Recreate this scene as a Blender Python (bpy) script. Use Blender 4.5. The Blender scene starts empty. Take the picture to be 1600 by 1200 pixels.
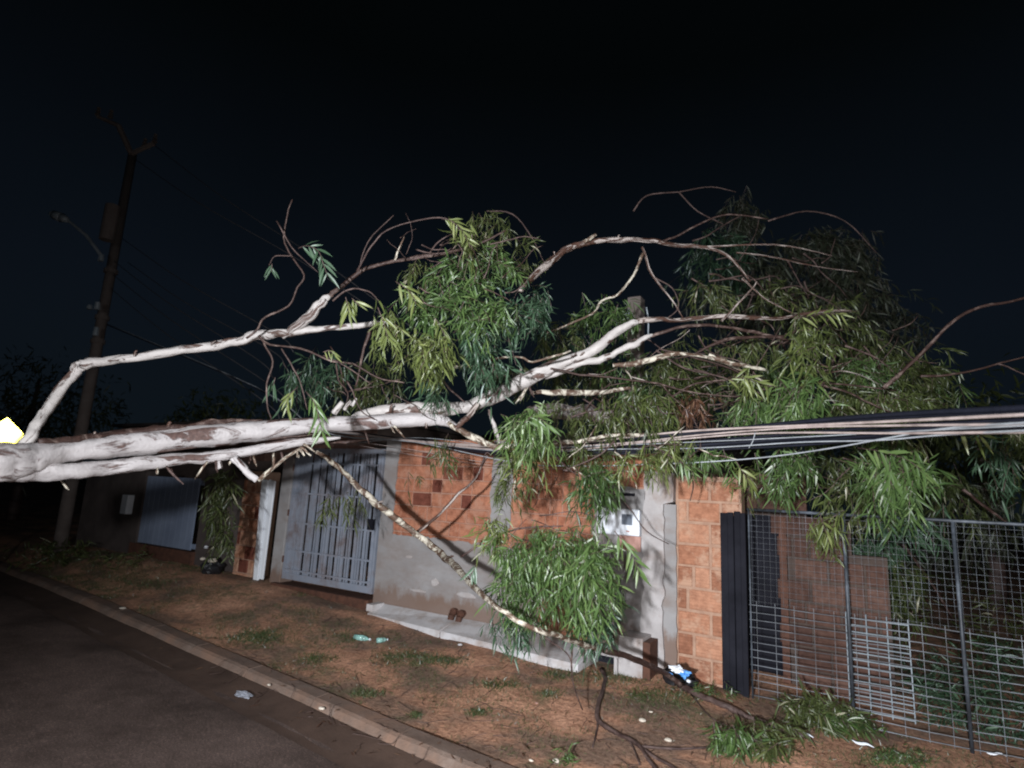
import bpy, bmesh, math, random
import numpy as np
from mathutils import Vector, Matrix, noise

random.seed(7)
rng = np.random.default_rng(7)
scene = bpy.context.scene
coll = scene.collection
PI = math.pi

# ------------------------------------------------------------------ camera
# world: X runs along the street wall, Y goes into the wall, Z is up
F = 910.0
up = np.array([.051, 1, -.1857]); up /= np.linalg.norm(up)
ax = np.array([1550, 90, 910.]); ax /= np.linalg.norm(ax); ax -= up * ax.dot(up); ax /= np.linalg.norm(ax)
ay = np.cross(up, ax)
M3 = np.array([ax, ay, up])
EYE = np.array([0, 0, 1.6])
cam_data = bpy.data.cameras.new("camera")
cam = bpy.data.objects.new("camera", cam_data)
coll.objects.link(cam)
mw = Matrix([list(M3[0]) + [EYE[0]], list(M3[1]) + [EYE[1]], list(M3[2]) + [EYE[2]], [0, 0, 0, 1]])
cam.matrix_world = mw
cam_data.sensor_fit = 'HORIZONTAL'
cam_data.sensor_width = 36.0
cam_data.lens = 36.0 * F / 1600.0
cam_data.clip_start = 0.05
cam_data.clip_end = 500
cam_data.dof.use_dof = True
cam_data.dof.focus_distance = 5.2
cam_data.dof.aperture_fstop = 1.1
scene.camera = cam

# ------------------------------------------------------------------ night sky
world = bpy.data.worlds.new("World")
scene.world = world
world.use_nodes = True
wn = world.node_tree
for n in list(wn.nodes): wn.nodes.remove(n)
w_out = wn.nodes.new("ShaderNodeOutputWorld")
w_bg = wn.nodes.new("ShaderNodeBackground")
w_geo = wn.nodes.new("ShaderNodeTexCoord")
w_sep = wn.nodes.new("ShaderNodeSeparateXYZ")
w_ramp = wn.nodes.new("ShaderNodeValToRGB")
w_noise = wn.nodes.new("ShaderNodeTexNoise")
w_noise.inputs["Scale"].default_value = 1.6
w_noise.inputs["Detail"].default_value = 3
w_mul = wn.nodes.new("ShaderNodeMix"); w_mul.data_type = 'RGBA'; w_mul.blend_type = 'MULTIPLY'
w_mul.inputs[0].default_value = 0.5
wn.links.new(w_geo.outputs["Generated"], w_sep.inputs[0])
wn.links.new(w_sep.outputs["Z"], w_ramp.inputs[0])
wn.links.new(w_geo.outputs["Generated"], w_noise.inputs["Vector"])
wn.links.new(w_ramp.outputs[0], w_mul.inputs[6])
wn.links.new(w_noise.outputs["Fac"], w_mul.inputs[7])
wn.links.new(w_mul.outputs[2], w_bg.inputs[0])
wn.links.new(w_bg.outputs[0], w_out.inputs[0])
e = w_ramp.color_ramp.elements
e[0].position = 0.0; e[0].color = (0.0052, 0.0088, 0.0125, 1)
e[1].position = 0.62; e[1].color = (0.0012, 0.0020, 0.0024, 1)
m_ = e.new(0.28); m_.color = (0.0044, 0.0070, 0.0115, 1)
w_bg.inputs[1].default_value = 1.0

# ------------------------------------------------------------------ the headlight that lights the street
# stands left of the photographer at eye height, as the shadows on the wall show
def cam2world(v): return M3 @ np.array(v, float) + EYE
lp = cam2world((-1.15, 0.62, 1.7))
def raydir(px, py): return M3 @ np.array([px - 800.0, 600.0 - py, -F])
spot_data = bpy.data.lights.new("headlight", 'SPOT')
spot_data.energy = 3700
spot_data.color = (0.90, 0.94, 1.0)
spot_data.spot_size = math.radians(108)
spot_data.spot_blend = 1.0
spot_data.shadow_soft_size = 0.09
spot = bpy.data.objects.new("headlight", spot_data)
coll.objects.link(spot)
aim = EYE + raydir(980, 900) / F * 6
dv = Vector(aim - lp)
spot.matrix_world = Matrix.Translation(Vector(lp)) @ dv.to_track_quat('-Z', 'Y').to_matrix().to_4x4()

# fill flash added beside the lens, for the sign's glare and softer shadows
fl_data = bpy.data.lights.new("fill_flash", 'POINT')
fl_data.energy = 260
fl_data.color = (0.97, 0.98, 1.0)
fl_data.shadow_soft_size = 0.02
fl = bpy.data.objects.new("fill_flash", fl_data); coll.objects.link(fl)
fl.location = cam2world((0.05, 0.02, 0.01))

scene.view_settings.view_transform = 'Standard'
scene.view_settings.look = 'None'
scene.view_settings.gamma = 1
scene.view_settings.exposure = 0
scene.view_settings.use_curve_mapping = False
try:
    scene.cycles.max_bounces = 5
    scene.cycles.transparent_max_bounces = 8
    scene.cycles.filter_width = 2.0
    scene.cycles.use_denoising = True
except Exception:
    pass

# ------------------------------------------------------------------ helpers
def U(px, py, d): return EYE + raydir(px, py) / F * d                 # pixel of the 1600x1200 photo at depth d
def W(px, py, Y):
    r = raydir(px, py); return EYE + r * (Y / r[1])                    # ... on the plane y = Y
def G(px, py, Z=0.0):
    r = raydir(px, py); return EYE + r * ((Z - 1.6) / r[2])            # ... on the plane z = Z

def tag(o, label=None, cat=None, group=None, kind=None):
    if label: o["label"] = label
    if cat: o["category"] = cat
    if group: o["group"] = group
    if kind: o["kind"] = kind
    return o
def empty(name, loc=(0, 0, 0), label=None, cat=None, group=None, kind=None):
    o = bpy.data.objects.new(name, None); coll.objects.link(o); o.location = loc
    o.empty_display_size = .1
    return tag(o, label, cat, group, kind)
def link(name, me, mat=None, parent=None, loc=None, kind=None):
    o = bpy.data.objects.new(name, me); coll.objects.link(o)
    if mat is not None and not me.materials: me.materials.append(mat)
    if parent is not None:
        o.parent = parent
        o.matrix_parent_inverse = Matrix.Translation(-abs_loc(parent))
    if loc is not None: o.location = loc
    if kind: o["kind"] = kind
    return o
def abs_loc(o):
    # parents are only ever translated, and parts modelled in world space sit at the origin
    if o.parent is None: return Vector(o.location)
    return Vector(o.matrix_parent_inverse.translation) + Vector(o.location) + abs_loc(o.parent)
class MB:
    def __init__(s): s.v = []; s.f = []; s.uv = []
    def add(s, vs, fs, uvs=None):
        b = len(s.v); s.v += [tuple(map(float, v)) for v in vs]
        s.f += [tuple(b + i for i in f) for f in fs]
        if uvs is not None: s.uv += uvs
        return s
    def box(s, x0, x1, y0, y1, z0, z1):
        return s.add([(x0,y0,z0),(x1,y0,z0),(x1,y1,z0),(x0,y1,z0),(x0,y0,z1),(x1,y0,z1),(x1,y1,z1),(x0,y1,z1)],
              [(0,3,2,1),(4,5,6,7),(0,1,5,4),(1,2,6,5),(2,3,7,6),(3,0,4,7)])
    def bar(s, a, b, r, n=6, r2=None):
        a = Vector(a); b = Vector(b); d = (b - a).normalized()
        t = d.orthogonal().normalized(); q = d.cross(t); r2 = r if r2 is None else r2
        vs = []; fs = []
        for P, R in ((a, r), (b, r2)):
            for k in range(n):
                an = 2 * PI * k / n; vs.append(P + t * math.cos(an) * R + q * math.sin(an) * R)
        for k in range(n): fs.append((k, (k + 1) % n, n + (k + 1) % n, n + k))
        fs.append(tuple(range(n - 1, -1, -1))); fs.append(tuple(range(n, 2 * n)))
        return s.add(vs, fs)
    def mesh(s, name, smooth=False):
        me = bpy.data.meshes.new(name); me.from_pydata(s.v, [], s.f); me.update()
        if s.uv and len(s.uv) == len(me.loops):
            l = me.uv_layers.new(name="UVMap")
            l.data.foreach_set("uv", [c for u in s.uv for c in u])
        if smooth: me.polygons.foreach_set("use_smooth", [True] * len(me.polygons))
        return me
    def build(s, name, mat, parent=None, smooth=False, kind=None):
        return link(name, s.mesh(name, smooth), mat, parent, kind=kind)
def bevel(o, w=.004, seg=2):
    b = o.modifiers.new("bevel", 'BEVEL'); b.width = w; b.segments = seg; b.limit_method = 'ANGLE'
    return o

# ------------------------------------------------------------------ materials
def newmat(name):
    m = bpy.data.materials.new(name); m.use_nodes = True
    nt = m.node_tree; b = nt.nodes["Principled BSDF"]
    return m, nt, b
def nd(nt, t, **kw):
    n = nt.nodes.new(t)
    for k, v in kw.items(): setattr(n, k, v)
    return n
def ramp(nt, fac, stops, interp='LINEAR'):
    r = nd(nt, "ShaderNodeValToRGB"); r.color_ramp.interpolation = interp
    el = r.color_ramp.elements
    while len(el) > 1: el.remove(el[-1])
    el[0].position = stops[0][0]; el[0].color = tuple(stops[0][1]) + (1,)
    for p, c in stops[1:]:
        x = el.new(p); x.color = tuple(c) + (1,)
    nt.links.new(fac, r.inputs[0]); return r
def noise_tex(nt, scale, detail=4, rough=.6, vec=None, mapscale=None, coord="Object", dist=0):
    tc = nd(nt, "ShaderNodeTexCoord"); mp = nd(nt, "ShaderNodeMapping")
    nt.links.new(tc.outputs[coord] if vec is None else vec, mp.inputs[0])
    if mapscale: mp.inputs["Scale"].default_value = mapscale
    n = nd(nt, "ShaderNodeTexNoise"); n.inputs["Scale"].default_value = scale
    n.inputs["Detail"].default_value = detail; n.inputs["Roughness"].default_value = rough
    n.inputs["Distortion"].default_value = dist
    nt.links.new(mp.outputs[0], n.inputs["Vector"]); return n
def mix(nt, a, b, fac, blend='MIX'):
    m = nd(nt, "ShaderNodeMix", data_type='RGBA', blend_type=blend)
    for i, x in ((6, a), (7, b)):
        if isinstance(x, (tuple, list)): m.inputs[i].default_value = tuple(x) + (1,)
        else: nt.links.new(x, m.inputs[i])
    if isinstance(fac, (int, float)): m.inputs[0].default_value = fac
    else: nt.links.new(fac, m.inputs[0])
    return m.outputs[2]
def bump(nt, b, h, strength=.5, dist=.01):
    n = nd(nt, "ShaderNodeBump"); n.inputs["Strength"].default_value = strength; n.inputs["Distance"].default_value = dist
    nt.links.new(h, n.inputs["Height"]); nt.links.new(n.outputs[0], b.inputs["Normal"]); return n
def worldpos(nt):
    return nd(nt, "ShaderNodeNewGeometry").outputs["Position"]

def mat_mottled(name, stops, scale=6, rough=.8, detail=6, bs=.4, bd=.01, fine=60, metallic=0, dirt=None, spec=.4):
    m, nt, b = newmat(name)
    P = worldpos(nt)
    n1 = noise_tex(nt, scale, detail, .65, vec=P)
    r = ramp(nt, n1.outputs["Fac"], stops)
    col = r.outputs[0]
    if dirt:
        n3 = noise_tex(nt, dirt[1], 5, .7, vec=P, mapscale=dirt[2] if len(dirt) > 2 else None)
        rr = ramp(nt, n3.outputs["Fac"], [(.45, (0, 0, 0)), (.7, (1, 1, 1))])
        col = mix(nt, col, dirt[0], rr.outputs[0])
    n2 = noise_tex(nt, fine, 5, .7, vec=P)
    nt.links.new(col, b.inputs["Base Color"])
    b.inputs["Roughness"].default_value = rough; b.inputs["Metallic"].default_value = metallic
    b.inputs["Specular IOR Level"].default_value = spec
    bump(nt, b, n2.outputs["Fac"], bs, bd)
    return m

M = {}
M['plaster'] = mat_mottled("plaster_grey", [(.3, (.235, .22, .215)), (.5, (.275, .26, .255)), (.72, (.32, .305, .30))], 2.6, .9, bs=.5, bd=.006, dirt=((.22, .18, .16), 1.3, (1, 1, 2.2)))
def foot_stain(m, col, z0, z1):
    nt = m.node_tree; b = nt.nodes["Principled BSDF"]; src = b.inputs["Base Color"].links[0].from_socket
    P = worldpos(nt); sp = nd(nt, "ShaderNodeSeparateXYZ"); nt.links.new(P, sp.inputs[0])
    n = noise_tex(nt, 7, 7, .75, vec=P, mapscale=(1, 1, .45))
    a = nd(nt, "ShaderNodeMath", operation='MULTIPLY_ADD'); nt.links.new(n.outputs["Fac"], a.inputs[0]); a.inputs[1].default_value = -.55; nt.links.new(sp.outputs["Z"], a.inputs[2])
    r = ramp(nt, a.outputs[0], [(0, (.8, .8, .8)), (.12, (0, 0, 0))]); 
    nt.links.new(mix(nt, src, col, r.outputs[0]), b.inputs["Base Color"])
foot_stain(M['plaster'], (.17, .105, .075), 0, .3)
M['concrete'] = mat_mottled("concrete_pale", [(.3, (.34, .31, .30)), (.55, (.42, .39, .38)), (.75, (.5, .47, .46))], 4, .85, dirt=((.24, .16, .12), 2.3))
M['ledge'] = mat_mottled("cement_pale", [(.3, (.44, .42, .42)), (.6, (.56, .54, .54)), (.8, (.64, .62, .62))], 3, .8, bs=.25, dirt=((.30, .23, .19), 3.1))
M['kerb'] = mat_mottled("kerb_concrete", [(.3, (.12, .078, .058)), (.55, (.17, .118, .092)), (.75, (.22, .165, .135))], 5, .9, bs=.7, dirt=((.24, .14, .095), 2.0))
M['polecon'] = mat_mottled("pole_concrete", [(.3, (.11, .085, .075)), (.7, (.17, .14, .125))], 5, .9)
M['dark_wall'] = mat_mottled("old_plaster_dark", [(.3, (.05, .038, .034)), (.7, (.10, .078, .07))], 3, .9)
M['white_paint'] = mat_mottled("white_paint", [(.3, (.74, .76, .80)), (.7, (.82, .84, .87))], 3, .5, bs=.1)
M['blue_metal'] = mat_mottled("pale_blue_metal", [(.3, (.20, .22, .265)), (.7, (.29, .315, .37))], 4, .45, bs=.15, dirt=((.16, .13, .13), 4))
M['sheet_metal'] = mat_mottled("blue_grey_sheet", [(.3, (.15, .18, .25)), (.7, (.22, .26, .34))], 2, .5, bs=.1)
M['dark_metal'] = mat_mottled("dark_metal", [(.3, (.006, .006, .009)), (.7, (.016, .016, .022))], 3, .75, bs=.2, spec=.1)
M['galv'] = mat_mottled("galvanised", [(.38, (.022, .024, .028)), (.52, (.045, .052, .062)), (.66, (.15, .17, .20))], 2.4, .5, bs=.1)
M['galv_bright'] = mat_mottled("galvanised_bright", [(.3, (.18, .21, .23)), (.7, (.34, .38, .41))], 3, .4, bs=.1, metallic=.1)
M['galv_lit'] = mat_mottled("galvanised_lit", [(.36, (.05, .05, .055)), (.5, (.15, .16, .175)), (.64, (.22, .24, .265))], 1.6, .45, bs=.1)  # paler copy for the coarse mesh, light on the wires put into the colour
M['rust'] = mat_mottled("rusty_brown", [(.3, (.05, .022, .014)), (.7, (.12, .05, .03))], 14, .8)
M['black'] = mat_mottled("black_plastic", [(.3, (.01, .01, .012)), (.7, (.02, .02, .023))], 6, .45)
M['cable_black'] = mat_mottled("cable_black", [(.3, (.007, .008, .013)), (.7, (.014, .015, .024))], 6, .55, spec=.2)
M['cable_pale'] = mat_mottled("cable_pale", [(.3, (.22, .17, .155)), (.5, (.36, .29, .265)), (.7, (.44, .36, .33))], 9, .55, bs=.1)
M['cable_white'] = mat_mottled("cable_white", [(.3, (.20, .21, .22)), (.7, (.38, .40, .42))], 7, .5, bs=.1)
M['stone'] = mat_mottled("pale_stone", [(.3, (.5, .44, .36)), (.7, (.68, .6, .5))], 20, .9)
M['plastic_white'] = mat_mottled("white_plastic", [(.3, (.7, .72, .76)), (.7, (.8, .82, .86))], 9, .35, bs=.1)
M['plastic_blue'] = mat_mottled("blue_plastic", [(.3, (.06, .22, .55)), (.7, (.12, .34, .72))], 9, .35, bs=.2)
M['lampglass'] = mat_mottled("grey_window", [(.3, (.12, .14, .17)), (.7, (.2, .22, .26))], 9, .2, bs=.05)
M['pink'] = mat_mottled("reddish_tile", [(.3, (.38, .2, .16)), (.7, (.5, .30, .25))], 20, .8)
M['mortar_left'] = mat_mottled("mortar_orange", [(.3, (.32, .17, .12)), (.7, (.42, .24, .17))], 9, .95)
M['mortar_right'] = mat_mottled("mortar_pink", [(.3, (.30, .17, .115)), (.7, (.42, .27, .19))], 14, .95)
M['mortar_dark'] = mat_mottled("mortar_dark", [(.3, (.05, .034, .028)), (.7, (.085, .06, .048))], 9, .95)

def mat_brick(name, c0, c1, c2, smear=None):
    m, nt, b = newmat(name)
    oi = nd(nt, "ShaderNodeObjectInfo")
    r = ramp(nt, oi.outputs["Random"], [(0, c0), (.5, c1), (1, c2)])
    P = worldpos(nt)
    n = noise_tex(nt, 14, 6, .7, vec=P)
    rr = ramp(nt, n.outputs["Fac"], [(.3, (.55, .5, .48)), (.6, (1, 1, 1)), (.8, (1.15, 1.15, 1.2))])
    col = mix(nt, r.outputs[0], rr.outputs[0], 1.0, 'MULTIPLY')
    tc = nd(nt, "ShaderNodeTexCoord")
    wv = nd(nt, "ShaderNodeTexWave", wave_type='BANDS', bands_direction='Z'); wv.inputs["Scale"].default_value = 11
    wv.inputs["Distortion"].default_value = .6
    nt.links.new(tc.outputs["Object"], wv.inputs["Vector"])
    n2 = noise_tex(nt, 90, 4, .7, vec=P)
    ad = nd(nt, "ShaderNodeMath", operation='ADD')
    nt.links.new(wv.outputs["Fac"], ad.inputs[0]); nt.links.new(n2.outputs["Fac"], ad.inputs[1])
    if smear:
        n7 = noise_tex(nt, 5.5, 6, .7, vec=P)
        r7 = ramp(nt, n7.outputs["Fac"], [(.5, (0, 0, 0)), (.62, (.85, .85, .85))])
        col = mix(nt, col, smear, r7.outputs[0])
    nt.links.new(col, b.inputs["Base Color"]); b.inputs["Roughness"].default_value = .85
    b.inputs["Specular IOR Level"].default_value = .25
    bump(nt, b, ad.outputs[0], .55, .006)
    return m
M['brick_left'] = mat_brick("clay_block_orange", (.40, .155, .088), (.44, .18, .105), (.48, .205, .12), (.41, .21, .14))
M['brick_dark'] = mat_brick("clay_block_dark", (.15, .045, .03), (.19, .06, .038), (.23, .08, .05))
M['brick_right'] = mat_brick("clay_block_pale", (.28, .12, .07), (.42, .19, .11), (.52, .27, .17), (.46, .28, .19))
M['brick_far'] = mat_brick("clay_block_dim", (.07, .036, .027), (.10, .052, .038), (.13, .072, .054))  # darker clay blocks; the yard wall's shade is put into the colour

def mat_soil():
    m, nt, b = newmat("soil")
    P = worldpos(nt)
    n1 = noise_tex(nt, .9, 8, .65, vec=P, mapscale=(1, 1.6, 1))
    r = ramp(nt, n1.outputs["Fac"], [(.34, (.17, .115, .085)), (.45, (.29, .18, .125)), (.53, (.48, .255, .16)), (.64, (.66, .365, .235))])
    n3 = noise_tex(nt, 2.2, 7, .7, vec=P)
    g = ramp(nt, n3.outputs["Fac"], [(.54, (0, 0, 0)), (.68, (.8, .8, .8))])
    col = mix(nt, r.outputs[0], (.13, .13, .07), g.outputs[0])
    n4 = noise_tex(nt, 26, 6, .75, vec=P)
    sp = ramp(nt, n4.outputs["Fac"], [(.35, (.55, .5, .48)), (.55, (1, 1, 1)), (.72, (1.3, 1.25, 1.2))])
    col = mix(nt, col, sp.outputs[0], 1.0, 'MULTIPLY')
    nt.links.new(col, b.inputs["Base Color"]); b.inputs["Roughness"].default_value = .9
    b.inputs["Specular IOR Level"].default_value = .25
    bump(nt, b, n4.outputs["Fac"], .9, .03)
    return m
M['soil'] = mat_soil()
def mat_road():
    m, nt, b = newmat("asphalt")
    P = worldpos(nt)
    n1 = noise_tex(nt, 1.1, 9, .68, vec=P)
    r = ramp(nt, n1.outputs["Fac"], [(.34, (.055, .036, .029)), (.46, (.095, .065, .054)), (.56, (.13, .09, .076)), (.7, (.175, .122, .10))])
    n4 = noise_tex(nt, 70, 4, .8, vec=P)
    sp = ramp(nt, n4.outputs["Fac"], [(.35, (.6, .6, .6)), (.55, (1, 1, 1)), (.66, (2.0, 1.9, 1.85))])
    col = mix(nt, r.outputs[0], sp.outputs[0], 1.0, 'MULTIPLY')
    nt.links.new(col, b.inputs["Base Color"]); b.inputs["Roughness"].default_value = .8
    b.inputs["Specular IOR Level"].default_value = .3
    bump(nt, b, n4.outputs["Fac"], 1.0, .012)
    return m
M['road'] = mat_road()
M['gutter'] = mat_mottled("gutter_silt", [(.3, (.06, .036, .026)), (.7, (.11, .068, .05))], 3, .75, bs=.5)

def mat_bark(name, pale, pale2, brown, lo, hi, su=3.0, sv=2.2, bs=.35):
    m, nt, b = newmat(name)
    uv = nd(nt, "ShaderNodeUVMap")
    n = noise_tex(nt, 1.0, 9, .68, vec=uv.outputs[0], mapscale=(su, sv, 1), dist=.9)
    r = ramp(nt, n.outputs["Fac"], [(lo, (0, 0, 0)), (hi, (1, 1, 1))])
    P = worldpos(nt)
    n2 = noise_tex(nt, 1, 9, .75, vec=uv.outputs[0], mapscale=(su * 3, sv * 1.6, 1), dist=.4)
    pl = ramp(nt, n2.outputs["Fac"], [(.3, pale2), (.6, pale)])
    n5 = noise_tex(nt, 40, 5, .7, vec=P)
    br = ramp(nt, n5.outputs["Fac"], [(.3, tuple(c * .5 for c in brown)), (.7, tuple(c * 1.4 for c in brown))])
    col = mix(nt, pl.outputs[0], br.outputs[0], r.outputs[0])
    nt.links.new(col, b.inputs["Base Color"]); b.inputs["Roughness"].default_value = .55
    b.inputs["Specular IOR Level"].default_value = .35
    ad = nd(nt, "ShaderNodeMath", operation='MULTIPLY_ADD')
    nt.links.new(r.outputs[0], ad.inputs[0]); ad.inputs[1].default_value = 1.0
    nt.links.new(n5.outputs["Fac"], ad.inputs[2])
    bump(nt, b, ad.outputs[0], bs, .014)
    return m
M['bark_pale'] = mat_bark("bark_pale", (.48, .44, .415), (.34, .31, .29), (.10, .06, .048), .54, .58, 3.4, 2.6, .5)
M['bark_patchy'] = mat_bark("bark_patchy", (.50, .43, .39), (.30, .25, .22), (.08, .04, .028), .44, .50, 4.5, 3.6, .6)
M['bark_yellow'] = mat_bark("bark_yellowish", (.58, .53, .43), (.40, .35, .28), (.10, .06, .04), .46, .53, 9, 1.6)
M['bark_brown'] = mat_bark("bark_brown", (.27, .20, .17), (.10, .055, .044), (.045, .024, .019), .32, .50, 8, 1.5)
M['bark_twig'] = mat_bark("bark_twig", (.16, .11, .095), (.07, .04, .034), (.04, .022, .019), .36, .6, 8, 1.5)
M['bark_grey'] = mat_bark("bark_grey", (.30, .27, .25), (.16, .14, .13), (.07, .05, .045), .42, .55, 9, 3)
M['bark_trunk'] = mat_bark("bark_trunk", (.47, .435, .425), (.34, .31, .305), (.12, .075, .065), .55, .60, 2.0, 2.6, .5)

def mat_leaf(name, stops, trans=.25):
    m, nt, b = newmat(name)
    at = nd(nt, "ShaderNodeAttribute"); at.attribute_name = "tone"
    oi = nd(nt, "ShaderNodeObjectInfo")
    r = ramp(nt, at.outputs["Fac"], stops)
    nt.links.new(r.outputs[0], b.inputs["Base Color"])
    b.inputs["Roughness"].default_value = .4; b.inputs["Specular IOR Level"].default_value = .5
    tr = nd(nt, "ShaderNodeBsdfTranslucent"); nt.links.new(r.outputs[0], tr.inputs[0])
    mx = nd(nt, "ShaderNodeMixShader"); mx.inputs[0].default_value = trans
    out = nt.nodes["Material Output"]
    nt.links.new(b.outputs[0], mx.inputs[1]); nt.links.new(tr.outputs[0], mx.inputs[2])
    nt.links.new(mx.outputs[0], out.inputs[0])
    return m
M['leaf_green'] = mat_leaf("leaf_green", [(0, (.022, .040, .013)), (.4, (.052, .092, .028)), (.75, (.096, .158, .046)), (.93, (.16, .22, .08)), (1, (.40, .44, .34))])
M['leaf_blue'] = mat_leaf("leaf_blue_green", [(0, (.016, .034, .020)), (.4, (.038, .076, .040)), (.75, (.068, .122, .068)), (.94, (.12, .18, .12)), (1, (.36, .44, .40))])
M['leaf_yellow'] = mat_leaf("leaf_yellow_green", [(0, (.038, .050, .016)), (.4, (.088, .112, .032)), (.75, (.15, .18, .054)), (.94, (.24, .26, .10)), (1, (.45, .45, .32))])
M['leaf_olive'] = mat_leaf("leaf_olive", [(0, (.026, .034, .012)), (.4, (.058, .074, .024)), (.75, (.092, .112, .036)), (.94, (.14, .15, .06)), (1, (.34, .32, .22))])
M['leaf_far'] = mat_leaf("leaf_dim_light", [(0, (.014, .013, .008)), (.35, (.026, .026, .014)), (.7, (.036, .046, .026)), (.95, (.055, .065, .04)), (1, (.16, .17, .13))], .12)  # darker leaf copy, the weak light on the far crown put into its colour
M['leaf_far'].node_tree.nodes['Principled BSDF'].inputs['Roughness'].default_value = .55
M['leaf_dead'] = mat_leaf("leaf_dead", [(0, (.035, .016, .010)), (.5, (.10, .045, .026)), (1, (.26, .15, .09))])
M['wire_dim'] = mat_mottled("weathered_wire", [(.3, (.035, .033, .034)), (.7, (.07, .065, .068))], 3, .7)
M['grass'] = mat_leaf("grass_blade", [(0, (.03, .045, .016)), (.6, (.055, .085, .028)), (1, (.13, .13, .06))], .1)

def mat_retro():
    m, nt, b = newmat("retroreflective_yellow")
    b.inputs["Base Color"].default_value = (.85, .72, .10, 1); b.inputs["Roughness"].default_value = .6
    g = nd(nt, "ShaderNodeBsdfAnisotropic"); g.inputs["Color"].default_value = (1, .86, .16, 1); g.inputs["Roughness"].default_value = .2
    geo = nd(nt, "ShaderNodeNewGeometry"); nt.links.new(geo.outputs["Incoming"], g.inputs["Normal"])
    mx = nd(nt, "ShaderNodeMixShader"); mx.inputs[0].default_value = .97
    nt.links.new(b.outputs[0], mx.inputs[1]); nt.links.new(g.outputs[0], mx.inputs[2])
    nt.links.new(mx.outputs[0], nt.nodes["Material Output"].inputs[0])
    return m
M['retro'] = mat_retro()
def mat_clear():
    m, nt, b = newmat("thin_clear_plastic")
    b.inputs["Base Color"].default_value = (.55, .58, .66, 1); b.inputs["Roughness"].default_value = .2
    b.inputs["Alpha"].default_value = .4
    return m
M['clear'] = mat_clear()
def mat_glass(name, c):
    m, nt, b = newmat(name)
    b.inputs["Base Color"].default_value = c + (1,); b.inputs["Roughness"].default_value = .12
    b.inputs["Transmission Weight"].default_value = .5
    return m
M['green_glass'] = mat_glass("green_plastic", (.45, .75, .68))

# ------------------------------------------------------------------ ground, kerb, road
WY = 5.86
gx = [-60, -16, -10, -7.5, -5.6, -4.2, -1.5, -.6, .3, 2.5, 60]
gz = [.1, .12, .19, .16, .06, 0.0, 0.0, -.06, -.11, -.13, -.13]
def wall_z(X): return float(np.interp(X, gx, gz))
kp = [G(134, 947, -.13), G(265, 1012, -.19), G(356, 1047, -.21), G(500, 1118, -.24), G(675, 1195, -.25)]
kx = [p[0] for p in kp]; ky = [p[1] for p in kp]
sl = (ky[-1] - ky[0]) / (kx[-1] - kx[0])
fit = np.polyfit(kx, ky, 1)
def kerb_y(X): return float(np.polyval(fit, X))
def road_z(X): return -.13 + float(np.interp(X, [-60, -9, -3, 60], [.03, 0, -.115, -.15]))
KW = .24; KH = .06
def ground_z(X, Y):
    k = kerb_y(X) + KW; top = road_z(X) + KH
    if Y <= k: return top - .02
    t = min(1, (Y - k) / max(.3, (WY - .2 - k))) if Y < WY else 1
    t = t * t * (3 - 2 * t)
    z = top + (wall_z(X) - top) * t - .02 * (1 - t)
    z += .022 * noise.noise(Vector((X * 1.3, Y * 1.3, 3))) + .012 * noise.noise(Vector((X * 5, Y * 5, 9)))
    return z
def graded(lo, hi, fine_lo, fine_hi, step, grow=1.35):
    xs = list(np.arange(fine_lo, fine_hi + 1e-6, step)); s = step; a = xs[0]
    while a > lo: s *= grow; a = max(lo, a - s); xs.insert(0, a)
    s = step; a = xs[-1]
    while a < hi: s *= grow; a = min(hi, a + s); xs.append(a)
    return xs
def sheet(name, xs, ys, zf, mat, yoff=None):
    vs = []; fs = []
    for y in ys:
        for x in xs:
            yy = y + (yoff(x) if yoff else 0); vs.append((x, yy, zf(x, yy)))
    n = len(xs)
    for j in range(len(ys) - 1):
        for i in range(n - 1):
            a = j * n + i; fs.append((a, a + 1, a + n + 1, a + n))
    mb = MB(); mb.add(vs, fs); o = mb.build(name, mat, smooth=True); o["kind"] = "structure"; return o
XS = graded(-120, 120, -13, 3, .08)
sheet("dirt_verge", XS, list(np.arange(KW - .02, 4.6, .08)) + [5.2, 6.5, 9, 14, 30, 120], ground_z, M['soil'], kerb_y)
sheet("road", XS, [-60, -30, -15, -9, -7, -6, -5, -4.5, -4, -3.5, -3, -2.5, -2, -1.5, -1, -.8, -.6, -.4, -.2, .04],
      lambda X, Y: road_z(X) + .012 * noise.noise(Vector((X * .9, Y * .9, 1))) - .03 * math.exp(-((Y - kerb_y(X) + .3) / .2) ** 2), M['road'], kerb_y)
sheet("gutter", XS, [-.42, -.3, -.15, 0.01],
      lambda X, Y: road_z(X) + .012 * noise.noise(Vector((X * .9, Y * .9, 1))) - .03 * math.exp(-((Y - kerb_y(X) + .3) / .2) ** 2) + .006 + .006 * noise.noise(Vector((X * 3, Y * 3, 5))), M['gutter'], lambda X: kerb_y(X) + .0)
kerb_root = empty("kerb", (0, kerb_y(0), road_z(0)), kind="structure")
tag(kerb_root, "worn pinkish concrete kerb stones between asphalt and dirt verge")
def kerb_part(x0, x1, n=4):
    mb = MB(); vs = []; fs = []
    prof = [(0.0, -.06), (.03, KH - .05), (.055, KH - .015), (.085, KH), (KW - .02, KH + .002), (KW, KH - .02), (KW, -.06)]
    for i in range(n + 1):
        x = x0 + (x1 - x0) * i / n
        j = .006 * noise.noise(Vector((x * 2, 0, 7)))
        for a, h in prof:
            vs.append((x, kerb_y(x) + a + j, road_z(x) + h + .006 * noise.noise(Vector((x * 4, a * 9, 2)))))
    p = len(prof)
    for i in range(n):
        for k in range(p - 1): fs.append((i * p + k, (i + 1) * p + k, (i + 1) * p + k + 1, i * p + k + 1))
    fs.append(tuple(range(p))); fs.append(tuple(reversed(range(n * p, n * p + p))))
    mb.add(vs, fs); return mb
x = -12.0
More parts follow.
